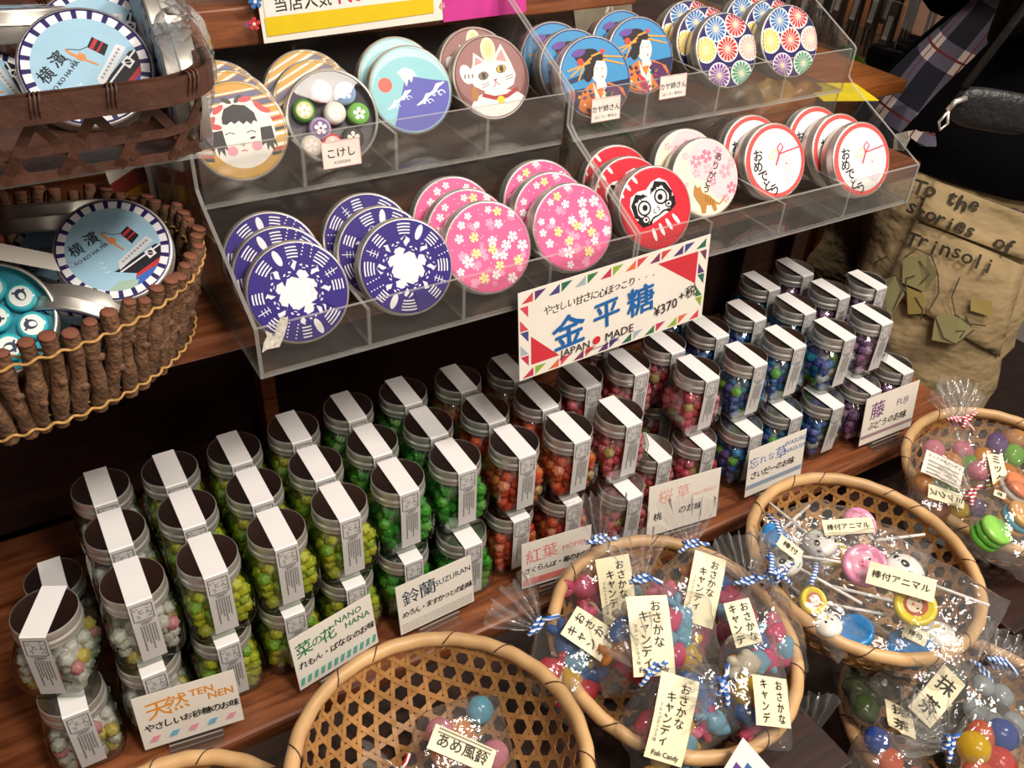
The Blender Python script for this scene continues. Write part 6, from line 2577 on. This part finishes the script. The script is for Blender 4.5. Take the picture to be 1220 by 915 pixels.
# trousers: hip block and two loose legs fused into one cloth
TR_P = [(1.365, .225, .16), (1.42, .21, .27), (1.265, .16, .11), (1.190, .12, .0), (1.195, .11, -.2), (1.225, .115, -.45), (1.275, .12, -.66),
        (1.41, .36, .10), (1.385, .37, -.10), (1.385, .37, -.40), (1.42, .37, -.66)]
TR_E = [(0, 1), (0, 2), (2, 3), (3, 4), (4, 5), (5, 6), (0, 7), (7, 8), (8, 9), (9, 10)]
TR_R = [(.140, .160), (.120, .145), .142, .142, .128, .112, .098, .128, .118, .104, .096]
tm = skin_body('trousers', TR_P, TR_E, TR_R, KHAKI, 3)
for vv in tm.vertices:          # sagging folds
    p = vv.co
    w_ = noise.noise(Vector((p.x * 7 + 3, p.y * 7, p.z * 13 + p.x * 9))) * .016 + noise.noise(Vector((p.x * 12, p.y * 12 + 4, p.z * 34 + p.x * 26))) * .010
    vv.co = p + vv.normal * w_
tm.update()
trs = put('trousers', tm, person, INV)
TBVH = BVHTree.FromPolygons([x.co.copy() for x in tm.vertices], [tuple(p.vertices) for p in tm.polygons])


def drape(px, off):
    """point on the trouser cloth"""
    d = ray(*px).normalized()
    r = TBVH.ray_cast(CAM_C, d)
    if r[0] is None:
        return None
    return r[0] - d * off


def cloth_patch(quad, nx, ny, mat, name, off, parent):
    V, F = [], []
    ok = {}
    for j in range(ny + 1):
        for i in range(nx + 1):
            u, w_ = i / nx, j / ny
            a = [quad[0][k] * (1 - u) + quad[1][k] * u for k in (0, 1)]
            c_ = [quad[3][k] * (1 - u) + quad[2][k] * u for k in (0, 1)]
            p = drape((a[0] * (1 - w_) + c_[0] * w_, a[1] * (1 - w_) + c_[1] * w_), off)
            if p is not None:
                ok[(i, j)] = len(V)
                V.append(p)
    for j in range(ny):
        for i in range(nx):
            ks = [(i, j), (i, j + 1), (i + 1, j + 1), (i + 1, j)]
            if all(k in ok for k in ks):
                F.append(tuple(ok[k] for k in ks))
    if not F:
        return None
    o = put(name, mesh_from(name, V, F, mat, None, True), parent)
    solid(o, .003)
    return o


pk = cloth_patch([(1092, 262), (1222, 318), (1190, 425), (1052, 345)], 16, 12, KHAKI, 'cargo_pocket', .010, trs)
fl = cloth_patch([(1112, 215), (1240, 262), (1226, 312), (1092, 262)], 16, 6, KHAKI, 'pocket_flap', .015, trs)


def cloth_art(A, org, ax, ay, name, parent, off, rough=.85):
    def mp(x, y, h):
        q = (org[0] + x * ax[0] + y * ay[0], org[1] + x * ax[1] + y * ay[1])
        p = drape(q, off + h)
        return p if p is not None else at_depth(q, 1.30)
    return put(name, A.mesh(name, mp, rough), parent)


A = Art()
A.jotted('To the', -.1, .85, .62, '#332d22', 0, .02, .50, 1)
A.jotted('stories  of', .5, .1, .60, '#332d22', -.02, .02, .47, 2)
A.jotted('Trinsoli', .45, -.68, .62, '#332d22', .02, .02, .50, 3)
cloth_art(A, (1122, 268), (42, 15), (12, -38), 'lettering', trs, .021)
A = Art()
ink, ol, yl = '#4a4434', '#7f7850', '#94824a'
A.poly([(-.5, .55), (-.1, .75), (.2, .45), (.05, .05), (-.4, .1)], ol)
A.poly([(-.95, -.1), (-.55, .2), (-.3, -.1), (-.45, -.6), (-.85, -.7)], '#7c7752')
A.poly([(.35, -.35), (.8, -.15), (1.1, -.35), (.85, -.75), (.4, -.8)], '#837d55')
A.poly([(-.3, .05), (.05, .0), (.15, -.35), (-.15, -.45)], yl)
A.poly([(.9, .2), (1.3, .25), (1.35, -.05), (.95, -.05)], yl)
for pts in ([(-.5, .55), (-.3, .8), (0, .75), (.2, .45), (.3, .1), (.2, -.3)], [(-.95, -.1), (-.7, .15), (-.55, .2), (-.35, 0), (-.45, -.55), (-.7, -.75)], [(-.6, .0), (-.62, -.4), (-.5, -.6)],
            [(.35, -.35), (.6, -.7), (.85, -.75), (1.1, -.4), (.9, -.2)], [(.6, .5), (.55, .1), (.7, -.2), (1.0, -.3), (1.3, -.25)], [(-.2, .6), (.05, .4), (-.05, .2)], [(-.1, -.1), (.1, -.3), (.1, -.5)],
            [(-1.0, .3), (-.8, .5), (-.6, .35), (-.75, .2)], [(-.2, .3), (-.35, .2), (-.3, 0)], [(.8, -.5), (.95, -.45), (.9, -.6)]):
    A.line(pts, .03, ink)
cloth_art(A, (1098, 350), (62, 18), (16, -60), 'drawing', trs, .021)
b = None

# shirt, dark top and jacket hem, loft around the trunk
def loft(name, rings, mat, parent, th=.004, seed=0, amp=.008, seg=48, a0=0.0, a1=2 * PI):
    V, F = [], []
    closed = abs(a1 - a0 - 2 * PI) < 1e-5
    n = seg if closed else seg + 1
    for cx, cy, cz, rx, ry in rings:
        for k in range(n):
            a = a0 + (a1 - a0) * k / seg
            p = Vector((cx + rx * math.cos(a), cy + ry * math.sin(a), cz))
            w_ = noise.noise(Vector((math.cos(a) * 2.5, math.sin(a) * 2.5, cz * 9 + seed))) * amp
            V.append(p + Vector((math.cos(a), math.sin(a), 0)) * w_)
    for j in range(len(rings) - 1):
        for k in range(seg):
            q, r = j * n + k, j * n + (k + 1) % n
            F.append((q, r, r + n, q + n))
    o = put(name, mesh_from(name, V, F, mat, None, True), parent, INV)
    return solid(o, th)


def plaid():
    m, nt, out = new_mat('plaid_flannel')
    b = N(nt, 'ShaderNodeBsdfPrincipled')
    b.inputs['Roughness'].default_value = .85
    tc = N(nt, 'ShaderNodeTexCoord')
    mp = N(nt, 'ShaderNodeMapping')
    nt.links.new(tc.outputs['Object'], mp.inputs[0])
    sp = N(nt, 'ShaderNodeSeparateXYZ')
    nt.links.new(mp.outputs[0], sp.inputs[0])

    def band(sock, period, phase, width):
        a = N(nt, 'ShaderNodeMath', operation='MULTIPLY_ADD')
        a.inputs[1].default_value = 1 / period
        a.inputs[2].default_value = phase
        nt.links.new(sock, a.inputs[0])
        f = N(nt, 'ShaderNodeMath', operation='FRACT')
        nt.links.new(a.outputs[0], f.inputs[0])
        l = N(nt, 'ShaderNodeMath', operation='LESS_THAN')
        l.inputs[1].default_value = width
        nt.links.new(f.outputs[0], l.inputs[0])
        return l.outputs[0]
    hz, vx = band(sp.outputs['Z'], .085, .1, .36), band(sp.outputs['Y'], .085, .3, .36)
    sm = N(nt, 'ShaderNodeMath', operation='ADD')
    nt.links.new(hz, sm.inputs[0])
    nt.links.new(vx, sm.inputs[1])
    dv = N(nt, 'ShaderNodeMath', operation='MULTIPLY')
    dv.inputs[1].default_value = .5
    nt.links.new(sm.outputs[0], dv.inputs[0])
    rp = N(nt, 'ShaderNodeValToRGB')
    rp.color_ramp.interpolation = 'CONSTANT'
    rp.color_ramp.elements[0].color = (*lin('#171a2a'), 1)
    rp.color_ramp.elements[1].position = .9
    rp.color_ramp.elements[1].color = (*lin('#ead9d2'), 1)
    e = rp.color_ramp.elements.new(.4)
    e.color = (*lin('#676479'), 1)
    nt.links.new(dv.outputs[0], rp.inputs[0])
    r1, r2 = band(sp.outputs['Z'], .085, .93, .035), band(sp.outputs['Y'], .085, .13, .035)
    mx = N(nt, 'ShaderNodeMath', operation='MAXIMUM')
    nt.links.new(r1, mx.inputs[0])
    nt.links.new(r2, mx.inputs[1])
    mr = N(nt, 'ShaderNodeMix', data_type='RGBA')
    mr.inputs['B'].default_value = (*lin('#7a2a30'), 1)
    nt.links.new(mx.outputs[0], mr.inputs['Factor'])
    nt.links.new(rp.outputs[0], mr.inputs['A'])
    nt.links.new(mr.outputs['Result'], b.inputs['Base Color'])
    nt.links.new(b.outputs[0], out.inputs[0])
    return m


PLAID = plaid()
loft('black_top', [(1.415, .215, .25, .150, .170), (1.435, .205, .32, .150, .170), (1.50, .17, .44, .150, .172), (1.53, .15, .56, .145, .170), (1.54, .15, .64, .09, .12)], BLACKC, person, .004, 2)
# open plaid shirt: wraps the back and sides, open in front (towards -X)
loft('plaid_shirt', [(1.372, .228, .165, .208, .228), (1.405, .215, .25, .204, .226), (1.445, .198, .32, .198, .222), (1.495, .17, .40, .190, .212), (1.53, .15, .52, .174, .198), (1.54, .15, .63, .112, .152)], PLAID, person, .004, 5, .008, 48, PI - 1.0, PI + .9)
loft('black_jacket', [(1.392, .220, .215, .212, .236), (1.44, .200, .31, .206, .230), (1.495, .17, .40, .198, .220), (1.53, .15, .52, .182, .206), (1.54, .15, .64, .118, .158)], BLACKC, person, .006, 9, .008, 44, PI - .22, 3 * PI - 1.1)
for sh, el, wr in ((J[5], J[6], J[7]), (J[8], J[9], J[10])):
    b = MB()
    P0, P1, P2 = Vector(sh), Vector(el), Vector(wr)
    b.tube([P0, P0.lerp(P1, .5), P1, P1.lerp(P2, .5), P1.lerp(P2, .92)], [.085, .074, .066, .056, .052], BLACKC, 16)
    b.build('sleeve', person, True, INV)
for cx, cy in ((1.255, .125), (1.365, .375)):
    b = MB()
    v_, f_ = ico(3)
    b.add([Vector((cx + p.x * .14, cy + p.y * .052, FLZ + .045 + max(p.z, -.8) * .055 * (1.15 if p.x > 0 else .8))) for p in v_], f_, LEATH)
    b.build('shoe', person, True, INV)
# shoulder bag at the hip
PBg = at((1186, 132), 1, -.022)
t = thing('shoulder_bag', 'small black sparkling leather bag with silver zip pull at the hip', 'bag', Matrix.Translation(PBg) @ Matrix.Rotation(-.5, 4, 'Z') @ Matrix.Rotation(.12, 4, 'Y'))
b = MB()
v_, f_ = ico(4)
b.add([Vector((math.copysign(abs(p.x) ** .5, p.x) * .050, p.y * .010, math.copysign(abs(p.z) ** .6, p.z) * .022)) for p in v_], f_, LEATH)
b.build('bag_body', t, True)
b = MB()
b.tube([(-.044, -.009, .01), (-.056, -.014, .006), (-.060, -.014, -.004)], .003, STEEL, 8)
b.tube([(-.060, -.016, -.004), (-.066, -.018, -.016), (-.061, -.018, -.024), (-.056, -.018, -.016), (-.060, -.016, -.004)], .0016, STEEL, 6)
b.build('zip_pull', t, True)
b = MB()
b.tube([(-.045, .0, .018), (-.02, -.004, .12), (.05, .03, .34)], .004, LEATH, 8)
b.tube([(.045, .0, .018), (.05, -.002, .12), (.08, .03, .34)], .004, LEATH, 8)
b.build('strap', t, True)
